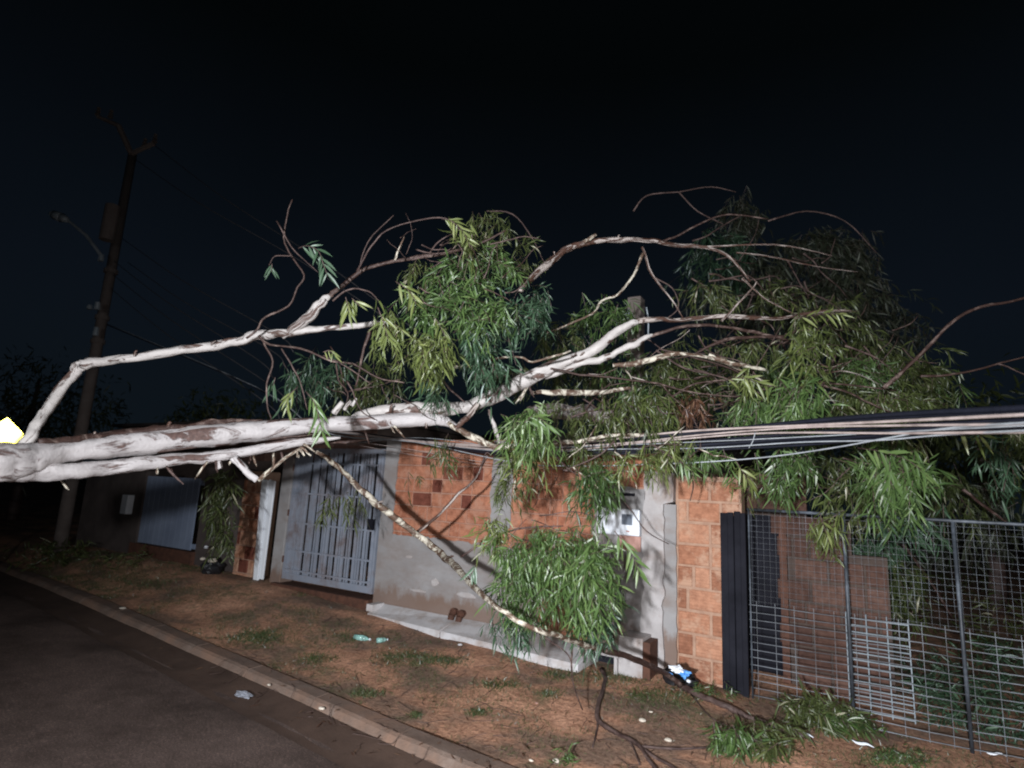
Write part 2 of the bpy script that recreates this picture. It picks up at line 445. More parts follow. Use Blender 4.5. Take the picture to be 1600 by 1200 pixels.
while x < 2.0:
    L = 1.0
    kerb_part(x + .006, x + L - .006).build("kerb_stone", M['kerb'], kerb_root)
    x += L
kerb_part(-60, -12.006, 20).build("kerb_run", M['kerb'], kerb_root)
kerb_part(2.006, 40, 20).build("kerb_run", M['kerb'], kerb_root)

# ------------------------------------------------------------------ walls
def brick_mesh(L, H, D=.09):
    mb = MB(); c = .006
    # chamfered front (towards -y), origin at the centre
    x, z, y = L / 2, H / 2, D / 2
    vs = [(-x + c, -y, -z + c), (x - c, -y, -z + c), (x - c, -y, z - c), (-x + c, -y, z - c),
          (-x, -y + c, -z), (x, -y + c, -z), (x, -y + c, z), (-x, -y + c, z),
          (-x, y, -z), (x, y, -z), (x, y, z), (-x, y, z)]
    fs = [(0, 1, 2, 3)] + [(4 + i, 4 + (i + 1) % 4, (i + 1) % 4, i) for i in range(4)] + [(8 + i, 8 + (i + 1) % 4, 4 + (i + 1) % 4, 4 + i) for i in range(4)]
    mb.add(vs, fs); return mb.mesh("brick")
BM = {}
def bricks(root, x0, x1, z0, z1, L, H, Y, mat, skip=None, darkf=.1, dark=None, rotz=0, joint=.016, org=None, hole=.04):
    """bricks of a wall face; for rotz the wall runs along +y from org"""
    row = 0; z = z0
    while z + H * .6 < z1:
        off = (0, .5, .18, .68)[row % 4] * L if row % 2 else 0
        x = x0 - off
        while x < x1 - .03:
            Lx = L if random.random() > hole else L / 2
            if mat is M['brick_left'] and any(x - .02 < q[0] < x + .17 and abs(q[2] - z - H / 2) < .084 for q in DK): Lx = L / 2
            a = max(x, x0); b_ = min(x + Lx, x1)
            if b_ - a > .06 and not (skip and skip((a + b_) / 2, z + H / 2)):
                wdt = round((b_ - a) - joint, 3); hgt = round(min(H, z1 - z) - joint, 3)
                isd = random.random() < darkf or (mat is M['brick_left'] and any(abs(q[0] - (a + b_) / 2) < .085 and abs(q[2] - z - H / 2) < .084 for q in DK))
                key = (wdt, hgt, id(M['brick_dark']) if isd else id(mat))
                if key not in BM:
                    me = brick_mesh(wdt, hgt); me.materials.append(dark or M['brick_dark'] if isd else mat); BM[key] = me
                o = bpy.data.objects.new("brick", BM[key]); coll.objects.link(o); o.parent = root
                cx, cz = (a + b_) / 2, z + H / 2
                dy = random.uniform(-.004, .004); cx += random.uniform(-.003, .003); cz += random.uniform(-.003, .003)
                if rotz == 0: loc = Vector((cx, Y + .045 + dy, cz))
                else: loc = Vector((Y - .045 + dy, cx, cz))
                o.location = loc - Vector(root.location); o.rotation_euler = (random.uniform(-.02, .02), random.uniform(-.014, .014), rotz + random.uniform(-.02, .02))
            x += Lx
        z += H; row += 1
def slab(poly, y0, y1, name, mat, root, jag=.0, seed=0, sub=.05):
    """a plate with the outline poly (x, z), from y0 (front) to y1"""
    pts = []
    n = len(poly)
    for i in range(n):
        a = Vector(poly[i][:2]); b_ = Vector(poly[(i + 1) % n][:2]); j = poly[i][2] if len(poly[i]) > 2 else 0
        k = max(1, int((b_ - a).length / sub)) if j else 1
        for t in range(k):
            p = a.lerp(b_, t / k)
            if j and t: 
                nn = Vector((-(b_ - a).y, (b_ - a).x)).normalized()
                p = p + nn * j * (noise.noise(Vector((p.x * 9, p.y * 9, seed))) * 1.4 + random.uniform(-.3, .3))
            pts.append(p)
    bm = bmesh.new()
    f = bm.faces.new([bm.verts.new((p.x, y0, p.y)) for p in pts])
    r = bmesh.ops.extrude_face_region(bm, geom=[f])
    for v in [g for g in r['geom'] if isinstance(g, bmesh.types.BMVert)]: v.co.y = y1
    bmesh.ops.triangulate(bm, faces=bm.faces[:])
    bmesh.ops.recalc_face_normals(bm, faces=bm.faces[:])
    me = bpy.data.meshes.new(name); bm.to_mesh(me); bm.free()
    return link(name, me, mat, root)

# street wall: clay blocks above a grey rendered base
lw = empty("brick_wall", (-3.6, WY + .1, 0), "orange hollow clay block wall with grey cement render on its lower half", "brick wall")
mb = MB().box(-5.28, -1.66, WY + .012, WY + .19, -.1, 2.2); mb.build("mortar_core", M['mortar_left'], lw)
def skipL(x, z): return (z < .93 and x < -3.2) or (x < -5.33) or (x > -2.38 and z < 1.72) or z < .02
DK = [W(715, 735, WY), W(741, 743, WY), W(677, 760, WY), W(664, 786, WY), W(722, 787, WY), W(662, 715, WY)]
bricks(lw, -5.5, -1.74, 0.03, 2.19, .30, .168, WY, M['brick_left'], skipL, darkf=.02, hole=.3, joint=.014)
slab([(-5.40, -.08), (-3.0, -.08, .03), (-3.1, .7, .03), (-3.35, .98, .035), (-4.0, 1.0, .03), (-5.18, 1.0, .03), (-5.2, 1.6, .02), (-5.16, 2.2), (-5.40, 2.2)],
     WY - .014, WY + .03, "cement_render", M['plaster'], lw, seed=3)
slab([(-3.72, .96, .02), (-3.45, 1.2, .02), (-3.42, 1.9, .02), (-3.5, 2.19), (-3.72, 2.19, .02)], WY - .01, WY + .03, "cement_render", M['plaster'], lw, seed=4)
slab([(-2.46, -.05, .025), (-2.42, 1.72, .02), (-1.88, 1.7), (-1.88, -.05)],
     WY - .012, WY + .03, "cement_render", M['plaster'], lw, seed=5)
# pale damp/lime marks: shallow smears of cement on the render
for px, py, w, h in ((680, 910, .10, .08), (655, 923, .22, .03), (730, 930, .25, .05), (640, 870, .1, .03)):
    p = W(px, py, WY)
    bb = MB(); k = 9
    vs = [(p[0] + w * .5 * math.cos(2 * PI * i / k) * random.uniform(.7, 1.2), WY - .019, p[2] + h * .5 * math.sin(2 * PI * i / k) * random.uniform(.7, 1.2)) for i in range(k)]
    vs += [(v[0] * 1 + (v[0] - p[0]) * .25, WY - .0135, v[2] + (v[2] - p[2]) * .25) for v in vs]
    bb.add(vs, [tuple(range(k))[::-1]] + [(i, (i + 1) % k, k + (i + 1) % k, k + i) for i in range(k)])
    bb.build("cement_smear", M['concrete'], lw)

# concrete pillar with a wider head
pil = empty("concrete_pillar", (-1.7, WY, 0), "rough grey concrete pillar with wider head right of the white meter box", "pillar")
slab([(-1.885, -.1, .012), (-1.66, -.1), (-1.68, .5, .012), (-1.665, 1.0, .014), (-1.675, 1.56, .012), (-1.58, 1.585), (-1.57, 1.86), (-1.87, 1.88, .01), (-1.86, 1.6, .014), (-1.89, 1.2, .02), (-1.87, .7, .016), (-1.90, .4, .014)][::-1],
     WY - .06, WY + .18, "column", M['concrete'], pil, seed=8)
slab([(-1.70, -.1, .008), (-1.555, -.1, .01), (-1.56, 1.56, .008), (-1.70, 1.56, .008)][::-1], WY - .022, WY + .1, "mortar_strip", M['plaster'], pil, seed=9)

# right-hand block wall
rw = empty("brick_wall", (-1.35, WY + .1, 0), "pale pink clay block wall with thick mortar between pillar and black metal sheet", "brick wall")
MB().box(-1.57, -.96, WY + .006, WY + .19, -.1, 1.84).build("mortar_core", M['mortar_right'], rw)
bricks(rw, -1.555, -.97, -.02, 1.84, .31, .203, WY - .004, M['brick_right'], None, darkf=0, hole=.15, joint=.024)

# block wall of the yard behind the fence, with a doorway
YB = 6.5
def bx_(px): return float(W(px, 850, YB)[0])
dx0, dx1, dxe = bx_(1158), bx_(1214), bx_(1385)
sw = empty("brick_wall", (dx1, YB + .1, 0), "clay block wall in shaded colours with a dark doorway standing behind the wire fence", "brick wall")
def top_z(x): return 1.92 if x < bx_(1262) else (1.5 if x < bx_(1330) else 1.2)
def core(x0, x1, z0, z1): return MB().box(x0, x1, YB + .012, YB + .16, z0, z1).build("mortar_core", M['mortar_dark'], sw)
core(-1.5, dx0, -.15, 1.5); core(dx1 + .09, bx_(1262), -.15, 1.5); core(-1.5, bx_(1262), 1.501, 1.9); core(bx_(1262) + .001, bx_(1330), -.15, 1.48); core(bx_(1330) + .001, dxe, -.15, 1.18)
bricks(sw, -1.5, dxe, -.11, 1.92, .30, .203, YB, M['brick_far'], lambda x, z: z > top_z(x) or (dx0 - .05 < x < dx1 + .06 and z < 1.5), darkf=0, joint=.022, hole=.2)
MB().box(dx1 + .02, dx1 + .085, YB - .01, YB + .14, -.1, 1.49).build("door_post", M['rust'], sw)
MB().box(dx0, dx1 + .018, YB + .20, YB + .24, -.1, 1.5).build("door", M['dark_metal'], sw)

# pale cement step along the wall foot
led = empty("cement_step", (-3.9, WY - .2, 0), "long pale cement slab step lying along the foot of the rendered wall", "step")
a0, a1 = G(572, 966, .0), G(902, 1049, .0)
def stepbox(t0, t1, name="slab"):
    def P(t): return (a0[0] + (a1[0] - a0[0]) * t, a0[1] + (a1[1] - a0[1]) * t)
    p0, p1 = P(t0), P(t1); mb = MB()
    zt0 = .075
    yb0 = yb1 = WY - .016
    mb.add([(p0[0], p0[1], -.06), (p1[0], p1[1], -.06), (p1[0] + .03, yb1, -.06), (p0[0] - .02, yb0, -.06),
            (p0[0], p0[1] + .012, zt0 - .02), (p1[0], p1[1] + .012, zt0 - .02), (p1[0] + .03, yb1, zt0 + .075), (p0[0] - .02, yb0, zt0 + .075)],
           [(0, 3, 2, 1), (4, 5, 6, 7), (0, 1, 5, 4), (1, 2, 6, 5), (2, 3, 7, 6), (3, 0, 4, 7)])
    return bevel(mb.build(name, M['ledge'], led), .006)
stepbox(0, .405); stepbox(.414, 1)
MB().box(-5.30, -5.2, a0[1] + .02, WY - .02, .08, .16).build("broken_end", M['ledge'], led)

# pipe stubs
for px, nm in ((712, 'left'), (724, 'right')):
    p = W(px, 958 if px == 712 else 961, WY - .02)
    r = empty("drain_pipe", p, "rusty brown drain pipe stub, %s one of the pair low on the rendered wall" % nm, "pipe", "drain pipe stubs low on the wall")
    mb = MB(); R_ = .036
    prev = None; pts = [Vector((0, .02, .02)), Vector((0, -.05, .02)), Vector((0, -.085, -.01)), Vector((0, -.095, -.06))]
    for i in range(3): mb.bar(pts[i] + Vector(p), pts[i + 1] + Vector(p), R_, 12)
    mb.build("elbow", M['rust'], r, smooth=False)
    MB().bar(Vector(p) + pts[1] + Vector((0, .012, 0)), Vector(p) + pts[1] + Vector((0, -.012, 0)), R_ + .008, 12).build("collar", M['rust'], r)

# meter box
p0 = W(968, 797, WY - .1); p1 = W(1003, 861, WY - .1)
mx = empty("meter_box", (p0[0], WY - .05, p1[2]), "white electricity meter box with a small grey window on the grey render", "meter box")
bevel(MB().box(-2.36, -1.905, WY - .09, WY - .0125, 1.23, 1.49).build("cover", M['plastic_white'], mx), .012, 3)
MB().box(-2.085, -1.975, WY - .102, WY - .088, 1.335, 1.44).build("window", M['lampglass'], mx)
mb = MB(); mb.box(-2.10, -1.96, WY - .098, WY - .0885, 1.32, 1.335); mb.box(-2.10, -1.96, WY - .098, WY - .0885, 1.44, 1.455)
mb.box(-2.10, -2.085, WY - .098, WY - .0885, 1.335, 1.44); mb.box(-1.975, -1.96, WY - .098, WY - .0885, 1.335, 1.44); mb.build("window_frame", M['plastic_white'], mx, kind="stuff")
MB().box(-2.04, -2.005, WY - .094, WY - .0885, 1.265, 1.28).build("sticker", M['pink'], mx)
MB().box(-2.13, -1.91, WY - .03, WY - .0125, 1.08, 1.225).build("lower_plate", M['pink'], mx)
MB().box(-2.13, -1.98, WY - .05, WY - .0125, 1.62, 1.65).build("drip_lintel", M['dark_metal'], mx)
# second pale box low, behind the hanging leaves
q0 = W(918, 900, WY - .08); q1 = W(966, 985, WY - .08)
bx = empty("pale_box", (q0[0], WY - .04, q1[2]), "pale blue metal box low on the wall behind the hanging leaves", "box")
bevel(MB().box(q0[0], q1[0], WY - .10, WY - .013, .34, .80).build("casing", M['blue_metal'], bx), .006)
bevel(MB().box(q0[0] + .03, q1[0] - .03, WY - .112, WY - .1, .38, .76).build("door", M['white_paint'], bx), .004)
# low pedestal with a brown end post
q0 = W(966, 992, WY - .32); q1 = W(1004, 1040, WY - .32)
pd = empty("low_pedestal", (q0[0], WY - .2, 0), "low grey cement pedestal with a dark brown post at its right end", "pedestal")
bevel(MB().box(q0[0], q1[0], WY - .32, WY - .03, -.05, q0[2]).build("block", M['concrete'], pd), .01)
bevel(MB().box(q1[0] + .004, q1[0] + .075, WY - .34, WY - .1, -.05, q0[2] - .02).build("end_post", M['rust'], pd), .008)
q0 = W(905, 1012, WY - .36); q1 = W(940, 1045, WY - .36)
hb = empty("inspection_box", (q0[0], WY - .3, 0), "open dark concrete inspection box at the right end of the cement step", "box")
mb = MB(); zz = .14
mb.box(q0[0], q0[0] + .03, WY - .36, WY - .05, -.05, zz).build("side", M['concrete'], hb)
MB().box(q1[0] + .12, q1[0] + .15, WY - .36, WY - .05, -.05, zz).build("side", M['concrete'], hb)
MB().box(q0[0] + .03, q1[0] + .12, WY - .08, WY - .05, -.05, zz - .01).build("back", M['dark_metal'], hb)
MB().box(q0[0] - .01, q1[0] + .16, WY - .37, WY - .04, zz + .002, zz + .03).build("lid", M['concrete'], hb)

# ------------------------------------------------------------------ blue barred gate
gt = empty("barred_gate", (-6.3, WY, .18), "pale blue steel gate of upright bars left of the clay block wall", "gate")
GX0, GX1, GZ0, GZ1 = -7.18, -5.44, .23, 2.08
mb = MB(); xs = []
x = GX0 + .05; i = 0
bar_me = {}
def bar_obj(x, w, z0, z1, y, root, mat, nm="bar"):
    key = (round(w, 3), round(z1 - z0, 2), mat.name)
    if key not in bar_me:
        m_ = MB().box(-w / 2, w / 2, -.01, .01, 0, z1 - z0); bar_me[key] = m_.mesh(nm); bar_me[key].materials.append(mat)
    o = bpy.data.objects.new(nm, bar_me[key]); coll.objects.link(o); o.parent = root
    o.location = Vector((x, y, z0)) - Vector(root.location); o.rotation_euler = (0, random.uniform(-.004, .004), random.uniform(-.1, .1))
    return o
seq = [.055, .022, .03, .05, .022, .022, .045, .022]
while x < GX1 - .04:
    w = seq[i % len(seq)]
    if x < GX0 + .28: w = .07
    bar_obj(x + w / 2, w * .9, GZ0 + .03, GZ1 - .03, WY + .02 + random.uniform(-.004, .004), gt, M['blue_metal'])
    x += w + (.008 if x < GX0 + .28 else (.016, .038, .022, .055, .018)[i % 5]); i += 1
for z in (GZ0 + .12, .62, 1.0, 1.42, 1.85):
    MB().box(GX0 + .04, GX1 - .04, WY - .012, WY + .008, z, z + .022).build("rail", M['blue_metal'], gt)
for (a, b_, c, d) in ((GX0, GX0 + .05, GZ0, GZ1), (GX1 - .035, GX1, GZ0, GZ1)): MB().box(a, b_, WY - .005, WY + .04, c, d).build("frame_stile", M['blue_metal'], gt)
MB().box(GX0 + .05, GX1 - .035, WY - .005, WY + .04, GZ0, GZ0 + .085).build("frame_rail", M['blue_metal'], gt)
MB().box(GX0 + .05, GX1 - .035, WY - .005, WY + .04, GZ1 - .06, GZ1).build("frame_rail", M['blue_metal'], gt)
MB().box(GX1 - .16, GX1 - .05, WY - .03, WY - .006, 1.02, 1.16).build('lock_box', M['dark_metal'], gt)
for z in (.45, 1.1, 1.75): MB().bar((GX0 - .008, WY - .012, z), (GX0 - .008, WY - .012, z + .09), .014, 8).build('hinge', M['rust'], gt)
th = tag(bevel(MB().box(-7.3, -5.41, WY - .10, WY + .2, -.1, .17).build("threshold", M['rust']), .02), "low brown earth-stained threshold under the barred gate", "threshold")
gp = tag(bevel(MB().box(-7.42, -7.195, WY - .02, WY + .2, 0, 2.0).build("gate_pillar", M['plaster']), .01), "plain grey rendered pillar between white post and barred gate", "pillar")

# white folded post
p0 = W(398, 900, WY - .14); pt = W(400, 748, WY - .14)
wp = empty("white_post", (p0[0] + .1, WY - .14, p0[2] - .02), "tall white folded sheet metal post, chipped at its foot, left of the barred gate", "post")
def panel(xa0, xa1, xb0, xb1, y, zb, zt, th=.03, nm="panel"):
    mb = MB(); mb.add([(xa0, y, zb), (xa1, y, zb), (xa1, y + th, zb), (xa0, y + th, zb), (xb0, y, zt), (xb1, y, zt - .02), (xb1, y + th, zt - .02), (xb0, y + th, zt)],
        [(0, 3, 2, 1), (4, 5, 6, 7), (0, 1, 5, 4), (1, 2, 6, 5), (2, 3, 7, 6), (3, 0, 4, 7)])
    return bevel(mb.build(nm, M['white_paint'], wp), .004)
zb = .17; zt = pt[2]
xl = p0[0]
panel(xl - .03, xl + .07, xl - .12, xl + .02, WY - .14, zb, zt)
panel(xl + .076, xl + .15, xl + .026, xl + .16, WY - .125, zb + .02, zt, nm="panel")
panel(xl + .06, xl + .085, xl + .01, xl + .035, WY - .155, zb + .03, zt, .012, nm="ridge")
bc = empty("brick_column", (-8.1, WY, 0), "narrow clay block column between dark leaves and white post", "column")
MB().box(-8.32, -7.86, WY + .012, WY + .3, -.05, 1.72).build("mortar_core", M['mortar_right'], bc)
bricks(bc, -8.32, -7.86, .0, 1.7, .23, .2, WY, M['brick_right'], None, darkf=.1, hole=0)

# neighbour on the left: dull wall, metal gate, meter
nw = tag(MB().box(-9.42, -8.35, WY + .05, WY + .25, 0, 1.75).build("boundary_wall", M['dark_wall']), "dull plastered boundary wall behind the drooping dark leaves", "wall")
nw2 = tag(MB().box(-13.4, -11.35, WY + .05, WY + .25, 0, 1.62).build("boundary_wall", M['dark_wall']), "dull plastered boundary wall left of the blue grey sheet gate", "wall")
lg = empty("sheet_gate", (-10.3, WY, .3), "blue grey sheet metal driveway gate far along the street", "gate")
xg = -11.1
while xg < -9.5:
    MB().box(xg, xg + .15, WY + .01, WY + .035, .40, 1.56).build("panel", M['sheet_metal'], lg)
    xg += .16
MB().box(-11.14, -9.42, WY + .036, WY + .06, .42, .50).build("rail", M['sheet_metal'], lg)
MB().box(-11.14, -9.42, WY + .036, WY + .06, 1.45, 1.53).build("rail", M['sheet_metal'], lg)
MB().box(-11.3, -11.15, WY, WY + .2, .1, 1.65).build("gate_post", M['dark_wall'], lg)
tag(MB().box(-11.3, -9.4, WY - .02, WY + .2, .0, .38).build("gate_sill", M['rust']), "low dark earth sill under the blue grey sheet gate", "sill")
p = W(196, 788, WY - .05)
tag(bevel(MB().box(p[0] - .1, p[0] + .1, WY - .08, WY + .04, p[2] - .17, p[2] + .17).build("meter_box", M['plastic_white']), .01), "small dim white meter box on the dull wall far left", "meter box")
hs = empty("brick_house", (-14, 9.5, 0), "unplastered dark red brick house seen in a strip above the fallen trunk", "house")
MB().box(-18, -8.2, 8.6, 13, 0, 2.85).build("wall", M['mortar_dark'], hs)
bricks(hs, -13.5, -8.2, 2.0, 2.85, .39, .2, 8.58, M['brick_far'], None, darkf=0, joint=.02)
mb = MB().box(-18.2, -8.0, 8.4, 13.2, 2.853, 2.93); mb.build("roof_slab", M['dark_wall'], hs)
# house behind the street wall, kept low and dark
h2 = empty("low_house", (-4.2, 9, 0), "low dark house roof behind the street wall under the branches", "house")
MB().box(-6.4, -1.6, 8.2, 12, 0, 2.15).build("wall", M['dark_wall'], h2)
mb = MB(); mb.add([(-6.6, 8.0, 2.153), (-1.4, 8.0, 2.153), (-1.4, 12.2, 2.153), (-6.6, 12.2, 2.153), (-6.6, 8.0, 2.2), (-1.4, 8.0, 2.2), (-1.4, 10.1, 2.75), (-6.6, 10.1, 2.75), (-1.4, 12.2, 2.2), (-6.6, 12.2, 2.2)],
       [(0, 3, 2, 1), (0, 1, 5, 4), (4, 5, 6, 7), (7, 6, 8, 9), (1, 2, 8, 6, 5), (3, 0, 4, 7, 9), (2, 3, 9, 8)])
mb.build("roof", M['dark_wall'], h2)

# ------------------------------------------------------------------ black sheet and wire fence
bs_ = empty("metal_sheet_post", (-1.02, WY - .1, -.1), "tall black ribbed metal sheet standing at the left end of the wire fence", "metal sheet")
zt = 1.53
for i, (a, b_, y) in enumerate([(-1.14, -1.075, -.06), (-1.073, -1.02, -.085), (-1.018, -.965, -.06), (-.963, -.915, -.09)]):
    bevel(MB().box(a, b_, WY + y, WY + y + .03, -.1 + .01 * i, zt - .012 * (i % 2) - .02 * (i == 0)).build("rib", M['dark_metal'], bs_), .006)
MB().box(-1.13, -.93, WY - .029, WY - .015, -.08, zt - .05).build("sheet", M['dark_metal'], bs_)

fc = empty("wire_fence", (.3, WY - .07, -.1), "galvanised wire mesh fence on thin posts right of the black metal sheet", "fence")
FY = WY - .07; FX0 = -.90; FX1 = 3.2
posts = [FX0 + .012, W(1325, 950, FY)[0], W(1500, 950, FY)[0], 1.35, 2.2, 3.1]
for i, x in enumerate(posts):
    MB().bar((x, FY, -.2), (x, FY, 1.55), .014 if i else .008, 8).build("post", M['galv'], fc, smooth=True)
MB().bar((FX0, FY - .002, 1.553), (FX1, FY - .002, 1.553), .013, 8).build("top_rail", M['galv'], fc, smooth=True)
mb = MB()
def wob(x, z): return FY + .01 * noise.noise(Vector((x * 2, z * 2, 1)))
xx = np.arange(FX0 + .03, FX1, .05); zz_ = np.arange(.76, 1.54, .05)
for x in xx: mb.bar((x, wob(x, .7), .74), (x + random.uniform(-.004, .004), wob(x, 1.5), 1.545), .0011, 4)
for z in zz_:
    X0 = FX0
    while X0 < FX1: mb.bar((X0, wob(X0, z) + .002, z), (X0 + .5, wob(X0 + .5, z) + .002, z), .0011, 4); X0 += .5
mb.build("fine_mesh", M['galv'], fc, kind="stuff")
mb = MB(); rr = random.Random(3)
for zi, z in enumerate(np.arange(-.08, .78, .062)):
    X0 = FX0
    while X0 < FX1:
        sg = .02 * noise.noise(Vector((X0 * 1.5, z, 4))); sg2 = .02 * noise.noise(Vector(((X0 + .25) * 1.5, z, 4)))
        mb.bar((X0, wob(X0, z), z + sg), (X0 + .25, wob(X0 + .25, z), z + sg2), .0036, 5); X0 += .25
for x in np.arange(FX0 + .06, FX1, .15): mb.bar((x, wob(x, 0) + .005, -.12), (x, wob(x, .7) + .005, .76), .0022, 4)
mb.build("coarse_mesh", M['galv_lit'], fc, kind="stuff")
# bright wires added inside, standing for a reflection off the overlapping mesh
g0 = W(1322, 975, WY + .25); g1 = W(1425, 1060, WY + .25)
gr = empty("mesh_reflection", (g0[0], WY + .25, g1[2]), "added pale wires standing for a reflection off the overlapping fence mesh", "added highlight")
z = -.04
while z < .72:
    MB().bar((g0[0], WY + .2 + .1 * z, z), (g1[0], WY + .2 + .1 * z, z), .006, 6).build("wire", M['galv_bright'], gr); z += .055
for x in np.linspace(g0[0], g1[0], 4): MB().bar((x, WY + .195, -.06), (x, WY + .27, .72), .005, 6).build("upright", M['galv_bright'], gr)

# ------------------------------------------------------------------ tubes and limbs
def catmull(P, k):
    P = [np.array(p, float) for p in P]
    Q = [2 * P[0] - P[1]] + P + [2 * P[-1] - P[-2]]; out = []
    for i in range(1, len(Q) - 2):
        p0, p1, p2, p3 = Q[i - 1], Q[i], Q[i + 1], Q[i + 2]
        for j in range(k):
            t = j / k
            out.append(.5 * ((2 * p1) + (-p0 + p2) * t + (2 * p0 - 5 * p1 + 4 * p2 - p3) * t * t + (-p0 + 3 * p1 - 3 * p2 + p3) * t ** 3))
    out.append(P[-1]); return out
def tube(pts, n=8, rough=.0, k=4, seed=0, jit=0.0, flat=1.0):
    """pts: (x,y,z,r)"""
    C = catmull(pts, k); mb = MB(); vs = []; uvs = []; fs = []
    C = [np.array(c) for c in C]
    if jit:
        for i, c in enumerate(C):
            v = noise.noise_vector(Vector((i * .55 + seed, seed * 3.1, 1.7)))
            c[:3] += np.array(v) * jit * max(c[3], .004)
    P = [Vector(c[:3]) for c in C]; R = [max(.0012, c[3]) for c in C]
    L = 0; prevt = None; Ls = []
    T = None
    for i, p in enumerate(P):
        d = (P[min(i + 1, len(P) - 1)] - P[max(i - 1, 0)])
        if d.length < 1e-9: d = Vector((1, 0, 0))
        d.normalize()
        if T is None: T = d.orthogonal().normalized()
        else: T = (T - d * T.dot(d)); T.normalize()
        Q = d.cross(T)
        if i: L += (p - P[i - 1]).length
        Ls.append(L)
        for a in range(n):
            an = 2 * PI * a / n
            rr_ = R[i] * (1 + rough * noise.noise(Vector((math.cos(an) * 1.3 + seed, math.sin(an) * 1.3, L * 5))) + rough * .55 * noise.noise(Vector((math.cos(an) * 2.3, math.sin(an) * 2.3 + seed, L * 17))))
            vs.append(p + T * math.cos(an) * rr_ + Q * math.sin(an) * rr_ * flat)
    for i in range(len(P) - 1):
        for a in range(n):
            b_ = (a + 1) % n
            fs.append((i * n + a, i * n + b_, (i + 1) * n + b_, (i + 1) * n + a))
            sc = 1.0
            u0, u1 = Ls[i] + seed * .77, Ls[i + 1] + seed * .77
            uvs += [(u0, a / n), (u0, (a + 1) / n), (u1, (a + 1) / n), (u1, a / n)]
    e0 = tuple(range(n - 1, -1, -1)); e1 = tuple((len(P) - 1) * n + a for a in range(n))
    fs += [e0, e1]; uvs += [(Ls[0] + seed * .77, .5)] * n + [(Ls[-1] + seed * .77, .5)] * n
    mb.add(vs, fs, uvs); return mb
def limb(name, pts, mat, root, n=8, rough=.25, k=4, jit=.35, flat=1.0, label=None):
    """pts in photo pixels: (px, py, r_px, depth)"""
    limb.c += 1
    P = []
    for (px, py, r, d) in pts:
        w = U(px, py, d); P.append((w[0], w[1], w[2], r * d / F * (.88 if r < 12 else .93)))
    o = tube(P, max(n, 8) if n > 6 else n, rough * 1.35, max(k, 6) if n > 6 else k, limb.c, jit * 1.3, flat).build(name, M[mat], root, smooth=True)
    if label: o["label"] = label
    return o
limb.c = 0

tree = empty("fallen_tree", tuple(U(-60, 760, 3.2)), "large uprooted eucalyptus fallen across the verge onto cables and wall, pale bark and drooping leaves", "tree")
# two stems that leave one butt
limb("trunk", [(-330, 735, 44, 2.7), (-160, 728, 39, 2.95), (-60, 724, 35, 3.2), (0, 721, 32, 3.35), (45, 716, 28, 3.5), (101, 707, 17, 3.7), (160, 701, 18, 3.9), (220, 694, 19.5, 4.1), (330, 680, 18.5, 4.45), (400, 674, 17, 4.65), (480, 665, 13, 4.85), (560, 661, 12, 5.0), (640, 656, 12, 5.1), (685, 656, 10, 5.15), (706, 663, 6, 5.15), (716, 668, 3, 5.15)], 'bark_trunk', tree, n=20, rough=.16, k=6, jit=.08, label="upper white stem")
limb("trunk", [(-20, 733, 22, 3.3), (20, 734, 20, 3.42), (60, 736, 16, 3.55), (101, 737, 13.5, 3.66), (160, 731, 12.5, 3.88), (220, 724.5, 12, 4.05), (290, 717, 10.5, 4.28), (330, 714, 9.5, 4.4), (400, 703, 8.5, 4.6), (470, 691, 7.5, 4.8), (505, 687, 5, 4.88), (532, 684, 1.5, 4.92)], 'bark_trunk', tree, n=16, rough=.2, k=6, jit=.1, label="lower white stem ending in a broken tip")
limb("loose_bark", [(60, 690, 4, 3.55), (120, 686, 7, 3.78), (180, 679, 8, 4.0), (240, 672, 8, 4.18), (300, 666, 7, 4.38), (360, 659, 5, 4.58), (410, 656, 2, 4.7)], 'bark_brown', tree, n=10, rough=.6, k=6, jit=.3)
limb("branch", [(546, 654, 3, 5.15), (575, 646, 9, 5.15), (640, 639, 11.5, 5.15), (700, 640, 11.5, 5.15), (742, 631, 11, 5.15), (790, 610, 13, 5.1), (850, 580, 12, 5.0), (882, 566, 9, 5.0), (930, 545, 9, 4.95), (960, 521, 7.5, 4.95), (985, 506, 6.5, 4.95), (996, 503, 4.5, 4.95)], 'bark_pale', tree, n=14, rough=.22, jit=.15, label="main limb with flaking bark")
limb("branch", [(980, 509, 4, 4.95), (1000, 501, 5.5, 4.95), (1030, 499, 4.6, 4.95), (1060, 500, 4, 5.0), (1120, 495, 3.8, 5.05), (1180, 496, 3.6, 5.1), (1225, 497, 3, 5.15), (1275, 487, 2.6, 5.2), (1330, 485, 1.6, 5.2)], 'bark_patchy', tree, n=10, rough=.3, jit=.3)
limb("branch", [(852, 590, 4, 5.05), (900, 572, 6, 4.95), (950, 556, 6, 4.9), (985, 541, 6, 4.9), (1008, 528, 4, 4.9), (1020, 524, 2.6, 4.9)], 'bark_pale', tree)
limb("branch", [(1000, 531, 3, 4.9), (1030, 521, 2.9, 4.9), (1060, 512, 2.8, 4.9), (1100, 508, 2.8, 4.9), (1150, 513, 2.6, 4.95), (1190, 522, 3, 5.0), (1230, 531, 2, 5.0)], 'bark_brown', tree)
limb("branch", [(958, 570, 3, 4.8), (990, 569, 5, 4.8), (1030, 558, 5.5, 4.8), (1062, 553, 4, 4.8), (1110, 560, 2.5, 4.85), (1160, 580, 2, 4.9), (1210, 604, 1.6, 4.95)], 'bark_yellow', tree)
limb("branch", [(1080, 556, 2, 4.9), (1125, 534, 3, 4.9), (1170, 527, 3, 4.95), (1228, 526, 2.5, 5.0)], 'bark_brown', tree)
